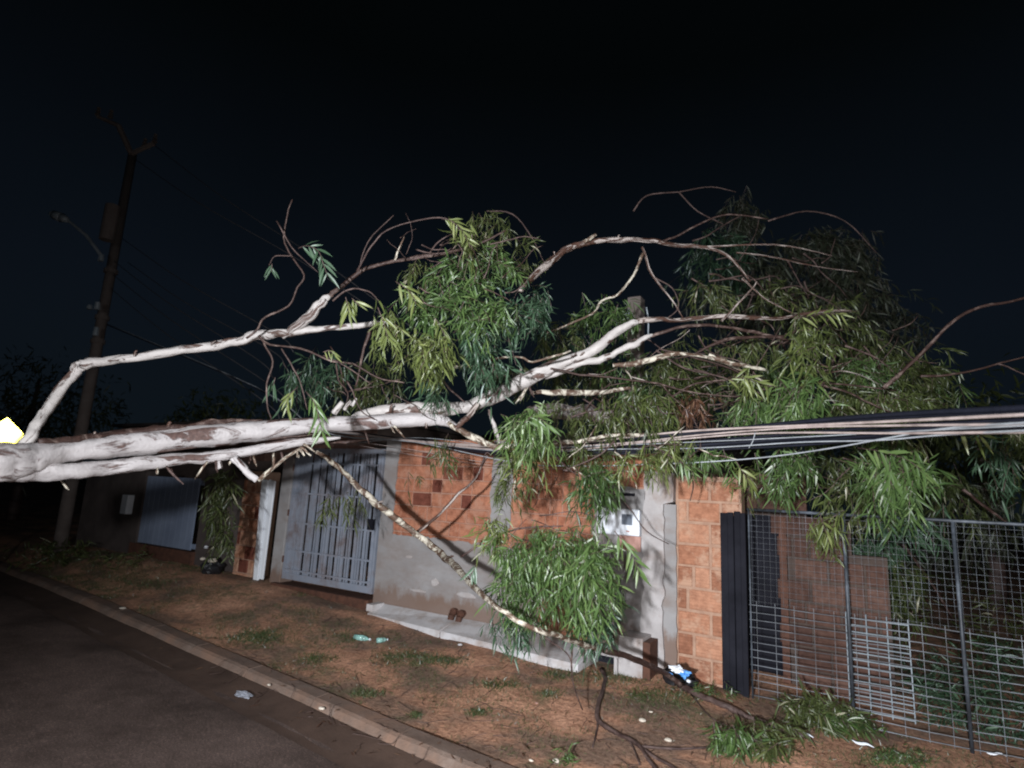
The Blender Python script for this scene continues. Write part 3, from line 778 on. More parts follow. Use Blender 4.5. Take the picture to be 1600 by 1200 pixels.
limb("branch", [(1108, 554, 3, 4.7), (1125, 562, 5, 4.7), (1155, 570, 4, 4.7), (1197, 578, 2.5, 4.75)], 'bark_yellow', tree)
limb("branch", [(748, 630, 5, 5.05), (733, 648, 5, 5.05), (720, 662, 5, 5.05), (712, 670, 3, 5.05)], 'bark_patchy', tree)
limb("branch", [(700, 660, 4, 5.1), (718, 672, 5.5, 5.08), (745, 686, 6, 5.05), (775, 698, 5.5, 5.0), (806, 697, 5, 5.0), (850, 692, 5, 4.95), (900, 690, 4, 4.9), (950, 681, 3.5, 4.9), (1000, 679, 3, 4.9), (1050, 678, 2, 4.9)], 'bark_yellow', tree)
limb("branch", [(780, 692, 2, 5.3), (775, 672, 4, 5.3), (768, 655, 3, 5.3), (764, 640, 2, 5.3)], 'bark_pale', tree)
limb("branch", [(828, 612, 3, 5.3), (850, 613, 5, 5.3), (900, 614, 5.5, 5.3), (945, 612, 5, 5.3), (985, 606, 2, 5.3)], 'bark_yellow', tree)
limb("branch", [(825, 640, 6, 5.8), (860, 641, 11, 5.8), (910, 645, 12, 5.8), (965, 651, 11, 5.8), (1030, 657, 7, 5.8)], 'bark_grey', tree, n=16, rough=.35, label="grey scaly broken limb")
limb("branch", [(30, 712, 9, 3.6), (50, 678, 9.5, 3.65), (75, 640, 9.5, 3.8), (104, 596, 9.5, 3.95), (122, 576, 9, 4.0), (134, 569, 8.5, 4.02), (200, 560, 7.5, 4.2), (300, 546, 7.5, 4.4), (370, 534, 8, 4.55), (402, 522, 8.5, 4.6), (450, 520, 7.5, 4.7), (520, 512, 5.5, 4.75), (576, 507, 5, 4.8), (610, 503, 3, 4.8)], 'bark_pale', tree, n=12, label="upper white branch bent like an elbow")
limb("branch", [(440, 526, 4, 4.7), (460, 513, 7.5, 4.69), (485, 492, 8.5, 4.69), (506, 470, 7, 4.69), (515, 462, 4, 4.69)], 'bark_pale', tree, n=10)
limb("branch", [(495, 480, 3, 4.7), (512, 464, 5, 4.7), (530, 451, 4, 4.7), (570, 421, 3.4, 4.7), (640, 404, 3.2, 4.7), (700, 395, 2.8, 4.6), (745, 382, 2, 4.5), (790, 360, 1.5, 4.5)], 'bark_brown', tree)
T = 'twig'
TW = [
 ([(385, 528), (402, 515), (415, 495), (450, 478), (465, 450), (475, 430), (455, 400), (444, 372), (449, 335), (457, 312)], 2.2, 4.4, 'bark_brown'),
 ([(405, 524), (422, 538), (470, 545), (520, 565), (550, 568), (590, 590), (632, 598)], 2.4, 4.5, 'bark_brown'),
 ([(412, 536), (426, 565), (417, 600), (418, 635), (424, 655)], 2.0, 4.5, 'bark_brown'),
 ([(440, 545), (455, 570), (470, 600), (480, 640)], 1.6, 4.6, 'bark_twig'),
 ([(578, 515), (566, 555), (556, 605)], 3.2, 4.7, 'bark_brown'),
 ([(558, 423), (580, 385), (605, 360), (650, 345), (695, 341), (722, 362), (745, 390)], 1.6, 4.5, 'bark_twig'),
 ([(560, 424), (575, 378), (615, 336)], 1.3, 4.6, 'bark_twig'),
 ([(617, 407), (623, 390), (632, 370)], 2, 4.4, 'bark_yellow'),
 ([(670, 398), (685, 378), (710, 364)], 1.6, 4.5, 'bark_twig'),
 ([(520, 470), (545, 452), (575, 455), (592, 470)], 1.6, 4.4, 'bark_twig'),
 ([(432, 345), (455, 385), (480, 410), (497, 425)], 1.5, 4.3, 'bark_twig'),
 ([(455, 400), (430, 400), (420, 415)], 1.1, 4.3, 'bark_twig'),
 ([(700, 573), (738, 571), (775, 560), (812, 558), (832, 566), (868, 556), (892, 548)], 3, 4.6, 'bark_yellow'),
 ([(505, 556), (540, 572), (580, 600)], 1.6, 4.4, 'bark_twig'),
 ([(680, 582), (705, 610), (726, 628)], 2.2, 4.7, 'bark_twig'),
 ([(1005, 395), (990, 430), (965, 460), (940, 470), (925, 490), (870, 514), (845, 522)], 2.8, 5.3, 'bark_yellow'),
 ([(1003, 385), (1020, 430), (1050, 470), (1068, 498)], 2.6, 5.4, 'bark_patchy'),
 ([(1030, 380), (1060, 368), (1100, 347), (1140, 335), (1200, 342)], 2.2, 5.6, 'bark_brown'),
 ([(1100, 386), (1180, 382), (1240, 386), (1300, 400)], 1.8, 5.4, 'bark_patchy'),
 ([(1150, 395), (1200, 400), (1270, 415), (1340, 425)], 1.6, 5.6, 'bark_patchy'),
 ([(1128, 502), (1150, 478), (1176, 450), (1182, 440)], 2.4, 5.0, 'bark_patchy'),
 ([(1160, 434), (1176, 450), (1200, 470), (1240, 490)], 1.8, 5.0, 'bark_patchy'),
 ([(1020, 432), (1050, 450), (1060, 480), (1040, 500)], 1.4, 5.4, 'bark_twig'),
 ([(990, 330), (1010, 306), (1060, 300), (1110, 292), (1150, 300)], 1.6, 6.6, 'bark_twig'),
 ([(1060, 300), (1090, 330), (1130, 350)], 1.4, 6.6, 'bark_twig'),
 ([(760, 330), (800, 334), (830, 370), (850, 410)], 1.5, 5.6, 'bark_twig'),
 ([(1200, 345), (1260, 330), (1320, 345), (1370, 395)], 1.6, 6.6, 'bark_twig'),
 ([(860, 576), (905, 585), (960, 590), (1030, 600), (1090, 614), (1180, 622)], 2.2, 4.8, 'bark_brown'),
 ([(1050, 620), (1085, 600), (1130, 594), (1180, 590)], 1.8, 4.9, 'bark_brown'),
 ([(1025, 548), (1070, 575), (1130, 590), (1200, 620)], 2, 4.8, 'bark_twig'),
 ([(1030, 545), (1090, 560), (1150, 580), (1190, 612)], 1.8, 4.8, 'bark_brown'),
 ([(1190, 608), (1240, 607), (1280, 598), (1330, 602), (1400, 610)], 2.2, 4.7, 'bark_brown'),
 ([(1280, 600), (1330, 615), (1370, 635), (1420, 655)], 2.2, 4.7, 'bark_brown'),
 ([(1380, 606), (1420, 572), (1450, 542), (1488, 503), (1530, 480), (1580, 471), (1650, 452)], 3.6, 4.3, 'bark_brown'),
 ([(1438, 588), (1500, 583), (1560, 568), (1640, 548)], 2.4, 4.5, 'bark_brown'),
 ([(1560, 568), (1590, 580), (1630, 600)], 1.6, 4.5, 'bark_twig'),
 ([(1320, 540), (1370, 560), (1400, 585)], 1.8, 5.2, 'bark_twig'),
 ([(1505, 765), (1540, 792), (1580, 822)], 3.2, 5.6, 'bark_brown'),
 ([(1412, 850), (1450, 905), (1492, 970)], 3, 6.3, 'bark_brown'),
 ([(365, 716), (376, 727), (388, 741), (402, 750)], 7, 4.45, 'bark_trunk'),
 ([(404, 750), (425, 733), (448, 714), (470, 700)], 4, 4.45, 'bark_yellow'),
 ([(340, 722), (344, 732)], 6, 4.42, 'bark_trunk'),
 ([(468, 700), (476, 712)], 3, 4.45, 'bark_yellow'), ([(470, 698), (486, 712)], 2.6, 4.45, 'bark_yellow'), ([(474, 694), (492, 706)], 2.4, 4.45, 'bark_yellow'), ([(465, 702), (464, 714)], 2.2, 4.45, 'bark_yellow'),
 ([(522, 645), (535, 628)], 6, 4.9, 'bark_pale'), ([(538, 640), (548, 626)], 4, 4.95, 'bark_pale'), ([(550, 634), (557, 622)], 4, 4.95, 'bark_pale'),
 ([(651, 832), (690, 800), (712, 775), (735, 757), (752, 732), (762, 712)], 3, 5.75, 'bark_patchy'),
 ([(752, 728), (760, 708), (768, 712)], 1.6, 5.7, 'bark_twig'),
 ([(880, 735), (930, 745), (980, 790), (1010, 830), (1045, 850)], 1.4, 4.8, 'bark_twig'),
 ([(850, 690), (880, 725), (905, 745)], 2, 4.6, 'bark_twig'), ([(960, 690), (930, 715), (880, 735)], 2, 4.6, 'bark_twig'), ([(1020, 695), (1060, 720), (1110, 740)], 1.6, 4.6, 'bark_twig'),
 ([(720, 870), (770, 838), (820, 825), (880, 822)], 2, 4.3, 'bark_twig'),
 ([(895, 1005), (893, 1040), (898, 1075), (910, 1110)], 2, 4.4, 'bark_brown'),
 ([(820, 975), (850, 995), (885, 1020), (893, 1035)], 2, 4.2, 'bark_twig'),
 ([(915, 1010), (912, 1035)], 3, 4.5, 'bark_twig'),
]
for pts, r, d, m in TW:
    n = len(pts)
    limb("branch" if r > 2.9 else T, [(p[0], p[1], r * (1 - (.2 if r > 5 else .45) * i / max(1, n - 1)), d) for i, p in enumerate(pts)], m, tree, n=10 if r > 3.5 else 6, rough=.3, jit=.12 if r > 3.5 else .6)
rt = random.Random(21)
def tangle(n, x0, x1, y0, y1, d0, d1, mats, flow=0.0, ln=(40, 130), r=(.9, 1.8)):
    for _ in range(n):
        x, y = rt.uniform(x0, x1), rt.uniform(y0, y1); a = flow + rt.gauss(0, .55); L_ = rt.uniform(*ln); d = rt.uniform(d0, d1)
        pts = []; k = rt.randint(4, 6); r0 = rt.uniform(*r)
        for i in range(k):
            pts.append((x, y, r0 * (1 - .6 * i / k), d)); a += rt.gauss(0, .35)
            x += math.cos(a) * L_ / k; y += math.sin(a) * L_ / k; d += rt.uniform(-.05, .08)
        limb("twig", pts, rt.choice(mats), tree, n=5, rough=.2, k=3, jit=.5)
tangle(22, 1100, 1310, 400, 560, 5.6, 7.0, ['bark_twig', 'bark_brown'], .3, (60, 160), (1.0, 2.2))
tangle(20, 900, 1300, 520, 620, 4.7, 5.6, ['bark_twig', 'bark_patchy'], .25, (50, 140), (.9, 1.7))
tangle(34, 1020, 1170, 550, 650, 4.8, 5.6, ['bark_twig', 'bark_twig', 'bark_brown'], .3)
tangle(16, 860, 1000, 570, 680, 5.0, 5.8, ['bark_twig', 'bark_brown', 'bark_yellow'], .2)
tangle(18, 1180, 1420, 500, 640, 4.8, 6.4, ['bark_twig', 'bark_brown'], .25)
tangle(14, 1060, 1260, 360, 480, 6.0, 7.4, ['bark_twig'], .3, (60, 160))
tangle(16, 640, 820, 380, 520, 4.0, 4.3, ['bark_twig', 'bark_brown'], .4, (40, 110), (.8, 1.5))
tangle(10, 600, 740, 370, 430, 4.4, 4.8, ['bark_twig'], -.3, (30, 90), (.7, 1.3))
tangle(8, 480, 620, 540, 640, 4.7, 5.6, ['bark_twig', 'bark_brown'], .3, (40, 110))
tangle(10, 880, 1120, 690, 735, 4.5, 4.8, ['bark_twig', 'bark_yellow'], .2, (40, 100), (.8, 1.6))
tangle(8, 1250, 1400, 690, 850, 4.6, 5.4, ['bark_twig'], .8, (50, 120), (.8, 1.6))
tangle(8, 740, 900, 800, 860, 4.1, 4.5, ['bark_twig', 'bark_brown'], .5, (50, 120), (.8, 1.5))
for (x, y, d, a, L_, r) in ((150, 684, 3.9, -1.9, 9, 3), (262, 668, 4.24, -1.2, 10, 3.4), (610, 644, 5.05, -1.5, 12, 3.4), (665, 660, 5.1, 1.4, 9, 3), (815, 590, 5.05, -1.8, 14, 3), (905, 560, 4.95, -1.0, 13, 2.6), (210, 556, 4.2, -1.3, 9, 2.4), (330, 540, 4.45, -1.0, 10, 2.4), (95, 606, 3.95, 2.6, 9, 2.6), (590, 786, 5.6, -.4, 9, 2.2), (700, 872, 5.3, -.5, 9, 2.2), (870, 402, 4.95, -2.2, 10, 2.2), (965, 374, 5.2, -1.3, 8, 2)):
    limb("stub", [(x, y, r, d), (x + math.cos(a) * L_ * .6, y + math.sin(a) * L_ * .6, r * .85, d - .02), (x + math.cos(a + .15) * L_, y + math.sin(a + .15) * L_, r * .6, d - .03)], 'bark_patchy', tree, n=7, rough=.5, jit=.3)
for _ in range(20):
    t = rt.random(); bx0, by0, bd0, hw = rt.choice([(170, 744, 3.85, 90), (300, 728, 4.3, 80), (420, 712, 4.6, 60), (610, 668, 5.05, 60), (800, 622, 5.05, 40)])
    x = bx0 + rt.uniform(-hw, hw); y = by0 - (x - bx0) * (.12 if bx0 < 700 else .55); L_ = rt.uniform(8, 30); a = rt.uniform(.3, 2.4)
    limb("loose_bark", [(x, y - 4, 1.6, bd0), (x + math.cos(a) * L_ * .5, y + L_ * .35, 2.2, bd0 - .03), (x + math.cos(a) * L_, y + L_ * .8, .8, bd0 - .02)], rt.choice(['bark_brown', 'bark_twig', 'bark_yellow']), tree, n=5, rough=.5, k=4, jit=.5)
# dark peeled patches and loose strips on the trunk
for (x, y, w, h, d) in ((545, 690, 30, 3, 5.0), (250, 705, 60, 2.5, 4.16), (420, 686, 80, 2.2, 4.7)):
    limb("loose_bark", [(x - w, y + w * .09, .6, d), (x - w * .3, y + w * .03, h, d - .02), (x + w * .4, y - w * .04, h * .8, d + .02), (x + w, y - w * .1, .5, d + .1)], 'bark_brown', tree, n=6, rough=.5, jit=.4)
# top arc branch and the long leaning one
limb("branch", [(812, 455, 5, 4.5), (822, 442, 5.5, 4.6), (850, 418, 6.5, 4.8), (880, 394, 6, 5.0), (920, 378, 5, 5.1), (970, 375, 4.5, 5.2), (1020, 376, 4.2, 5.3), (1060, 384, 3.6, 5.4), (1100, 386, 3, 5.4), (1140, 402, 2.4, 5.4), (1172, 440, 1.8, 5.4)], 'bark_patchy', tree, n=10, rough=.3)
limb("twig", [(912, 380, 3.5, 5.05), (931, 366, 3, 5.05)], 'bark_yellow', tree)
limb("branch", [(494, 706, 3, 5.2), (520, 722, 4.5, 5.35), (545, 745, 4.5, 5.5), (575, 775, 5.8, 5.6), (620, 810, 6.2, 5.65), (655, 838, 5.2, 5.6), (690, 866, 6.6, 5.4), (720, 895, 5.6, 4.6), (750, 925, 5.2, 3.9), (790, 958, 4.6, 3.4), (840, 985, 4.8, 3.35), (890, 999, 4.4, 3.6), (940, 1015, 5, 4.1)], 'bark_yellow', tree, n=10, rough=.3, k=6, jit=.5, label="long thin branch propped from trunk to ground")
limb("branch", [(938, 1014, 5.5, 4.1), (990, 1030, 5.2, 4.4), (1035, 1050, 5, 4.68), (1064, 1071, 4, 4.74)], 'bark_brown', tree, n=8)
def gpts(seq, r, lift=.012, name="fallen_twig", mat='bark_twig', root=None):
    limb.c += 1; P = []
    for i, (px, py) in enumerate(seq):
        w = G(px, py, 0.0)
        for _ in range(4): w = G(px, py, ground_z(w[0], w[1]) + lift)
        P.append((w[0], w[1], w[2], r * (1 - .5 * i / len(seq)) * 4.8 / F))
    return tube(P, 6, .4, 4, limb.c, .6).build(name, M[mat], root, smooth=True)
gpts([(1056, 1066), (1085, 1082), (1120, 1098), (1150, 1110), (1190, 1128), (1225, 1142), (1262, 1152)], 5.5, .035, "branch", 'bark_twig', tree)
fb = empty("fallen_branch", tuple(G(940, 1060, -.02)), "bare dark crooked branch lying on the dirt below the cement step", "branch")
gpts([(940, 1046), (946, 1062), (936, 1095), (935, 1125), (962, 1143), (1000, 1166), (1012, 1185), (1030, 1210)], 4, .02, "stem", 'bark_twig', fb)
gpts([(1000, 1166), (1060, 1170), (1120, 1167)], 2.2, .01, "twig", 'bark_twig', fb)
gpts([(934, 1125), (932, 1145), (926, 1168)], 1.8, .01, "twig", 'bark_twig', fb)
gpts([(965, 1145), (985, 1160), (1000, 1195)], 1.6, .01, "twig", 'bark_twig', fb)
gpts([(1003, 1170), (1040, 1192), (1080, 1215)], 2.2, .01, "twig", 'bark_twig', fb)
gpts([(1080, 1085), (1110, 1120), (1150, 1140)], 1.4, .01, "twig", 'bark_twig', fb)

# ------------------------------------------------------------------ leaves
TS = np.array([0, .22, .5, .78, 1.0]); WS = np.array([.06, .8, 1.0, .55, 0.0])
LF = []
for i in range(4):
    a = i * 3
    if i < 3: LF += [(a, a + 1, a + 4, a + 3), (a + 1, a + 2, a + 5, a + 4)]
LF += [(9, 10, 12), (10, 11, 12)]
NV = 13
def leaf_verts(p, d, nrm, L, Wd, curl, sag):
    """arrays: p,d,nrm (N,3); returns (N,13,3)"""
    N = len(p)
    side = np.cross(d, nrm); side /= np.linalg.norm(side, axis=1)[:, None] + 1e-9
    nrm2 = np.cross(side, d)
    out = np.zeros((N, NV, 3))
    for i in range(4):
        t = TS[i]; w = WS[i]
        c = p + d * (L * t)[:, None] + nrm2 * (curl * L * math.sin(t * PI) )[:, None] + np.array([0, 0, -1.])[None] * (sag * L * t * t)[:, None]
        s = side * (Wd * w * .5)[:, None]
        fold = nrm2 * (Wd * w * .16)[:, None]
        out[:, i * 3] = c - s + fold; out[:, i * 3 + 1] = c; out[:, i * 3 + 2] = c + s + fold
    out[:, 12] = p + d * L[:, None] + np.array([0, 0, -1.])[None] * (sag * L)[:, None]
    return out
def unit(a): return a / (np.linalg.norm(a, axis=-1, keepdims=True) + 1e-9)
def leaf_mesh(name, V, tone, mat):
    N = len(V); me = bpy.data.meshes.new(name)
    F_ = np.array([f if len(f) == 4 else f + (-1,) for f in LF])
    faces = []
    quads = [f for f in LF if len(f) == 4]; tris = [f for f in LF if len(f) == 3]
    nl = N * (len(quads) * 4 + len(tris) * 3); npoly = N * len(LF)
    me.vertices.add(N * NV); me.vertices.foreach_set("co", V.reshape(-1).astype(np.float32))
    per = [i for f in LF for i in f]
    idx = (np.arange(N)[:, None] * NV + np.array(per)[None]).reshape(-1)
    me.loops.add(nl); me.loops.foreach_set("vertex_index", idx.astype(np.int32))
    sizes = np.tile(np.array([len(f) for f in LF]), N); st = np.concatenate([[0], np.cumsum(sizes)[:-1]])
    me.polygons.add(npoly); me.polygons.foreach_set("loop_start", st.astype(np.int32))
    me.polygons.foreach_set("use_smooth", [True] * npoly)
    me.update(calc_edges=True)
    at = me.attributes.new("tone", 'FLOAT', 'POINT'); at.data.foreach_set("value", np.repeat(tone, NV).astype(np.float32))
    me.materials.append(mat); return me
RIGHT = M3[:, 0]; FWD = -M3[:, 2]
def cluster(name, px, py, rx, ry, d, n, mat, root, L=.13, depth=None, flow=(0, -1), spread=.75, gravity=.55, hollow=.2, wr=.115, label=None, twigs=True, bright=0.0, shape='ball', rr=None, wild=(.75, .6)):
    """sprigs starting inside an ellipsoid, leaves drooping along them"""
    r_ = rr or rng
    c = U(px, py, d); sx = rx * d / F; sz = ry * d / F; sy = depth or min(sx, sz) * .9
    n = int(n * (1.75 if d < 5.5 else 1.3)); L = L * (.86 if d < 5.5 else 1); per = 11; ns = max(1, n // per)
    P = []; D = []; TN = []; twl = []
    flow3 = unit(RIGHT * flow[0] + np.array([0, 0, 1.]) * flow[1] + FWD * r_.normal() * .05)
    for s in range(ns):
        # start point: inside the ellipsoid, shifted against the flow
        while True:
            q = r_.uniform(-1, 1, 3)
            if np.dot(q, q) < 1: break
        q = q * (1 - hollow * r_.random() * .3)
        if s % 7 == 0: q = q * r_.uniform(1.0, 1.45)
        st = c + RIGHT * q[0] * sx + FWD * q[1] * sy + np.array([0, 0, 1.]) * q[2] * sz
        outw = unit(RIGHT * q[0] / 1 + FWD * q[1] + np.array([0, 0, 1.]) * (q[2]))
        dr = unit(flow3 * wild[0] + outw * spread + r_.normal(size=3) * wild[1])
        TL = L * r_.uniform(.9, 2.6)
        st = st - dr * TL * .6
        tone0 = r_.random()
        pts = []
        for k in range(per):
            t = (k + .3) / per
            pos = st + dr * TL * t + np.array([0, 0, -1.]) * gravity * TL * t * t * .5
            pts.append(pos)
            tang = unit(dr + np.array([0, 0, -1.]) * gravity * t)
            sd = unit(np.cross(tang, r_.normal(size=3)))
            ld = unit(tang * .65 + sd * .8 + np.array([0, 0, -1.]) * gravity * r_.uniform(.1, 1.6))
            P.append(pos); D.append(ld)
            TN.append(np.clip(.15 + .35 * tone0 + .42 * r_.random() + bright, 0, .95) if r_.random() > .018 else 1.0)  # a few leaves get the palest tone, a wet glint painted as colour
        if twigs and s % 2 == 0: twl.append(pts)
    P = np.array(P); D = np.array(D); N = len(P)
    Ln = L * r_.uniform(.45, 1.25, N); Wd = Ln * wr * r_.uniform(.75, 1.25, N)
    nr = unit(r_.normal(size=(N, 3)) + -FWD[None] * .5)
    V = leaf_verts(P, D, nr, Ln, Wd, r_.normal(size=N) * .14, r_.uniform(0, .45, N))
    o = link(name, leaf_mesh(name, V, np.array(TN), M[mat]), None, root, kind="stuff")
    if label: o["label"] = label
    if twl:
        mb = MB()
        for pts in twl:
            for i in range(0, len(pts) - 2, 3):
                mb.bar(pts[i], pts[min(i + 3, len(pts) - 1)], .0026 if i < 3 else .0018, 3)
        me = mb.mesh("twigs"); 
        t = link("twigs", me, M['leaf_dead'] if mat == 'leaf_dead' else M['bark_twig'], root, kind="stuff")
    return o
def sprig(pts, d, nleaf, mat, root, L=.12, gravity=.5, spread=1.0, wr=.16):
    """one thin twig in the open, every leaf an object of its own"""
    limb.c += 1
    P = [U(p[0], p[1], d) for p in pts]
    st = tube([(p[0], p[1], p[2], .0035 * (1 - .5 * i / len(P))) for i, p in enumerate(P)], 5, 0, 4, limb.c).build("leafy_twig", M['bark_twig'], root, smooth=True)
    C = catmull([tuple(p) for p in P], 8)
    for k in range(nleaf):
        t = .15 + .85 * (k + rng.random() * .5) / nleaf
        i = min(len(C) - 2, int(t * (len(C) - 1)))
        pos = np.array(C[i]); tan = unit(np.array(C[i + 1]) - pos)
        sgn = 1 if k % 2 else -1
        sd = unit(RIGHT * -(tan @ np.array([0, 0, 1.])) + np.array([0, 0, 1.]) * (tan @ RIGHT)) * sgn
        ld = unit(tan * .8 + sd * spread * rng.uniform(.4, 1.1) + np.array([0, 0, -1.]) * gravity * rng.uniform(.3, 1.3) + FWD * rng.normal() * .25)
        Ln = L * rng.uniform(.65, 1.15)
        nr = unit(-FWD + rng.normal(size=3) * .4)
        V = leaf_verts(np.zeros((1, 3)), ld[None], nr[None], np.array([Ln]), np.array([Ln * wr]), np.array([rng.normal() * .06]), np.array([.15]))
        me = leaf_mesh("leaf", V, np.array([rng.uniform(.55, .92)]), M[mat])
        o = bpy.data.objects.new("leaf", me); coll.objects.link(o); o.parent = st
        o.matrix_parent_inverse = Matrix.Identity(4); o.location = pos
    return st

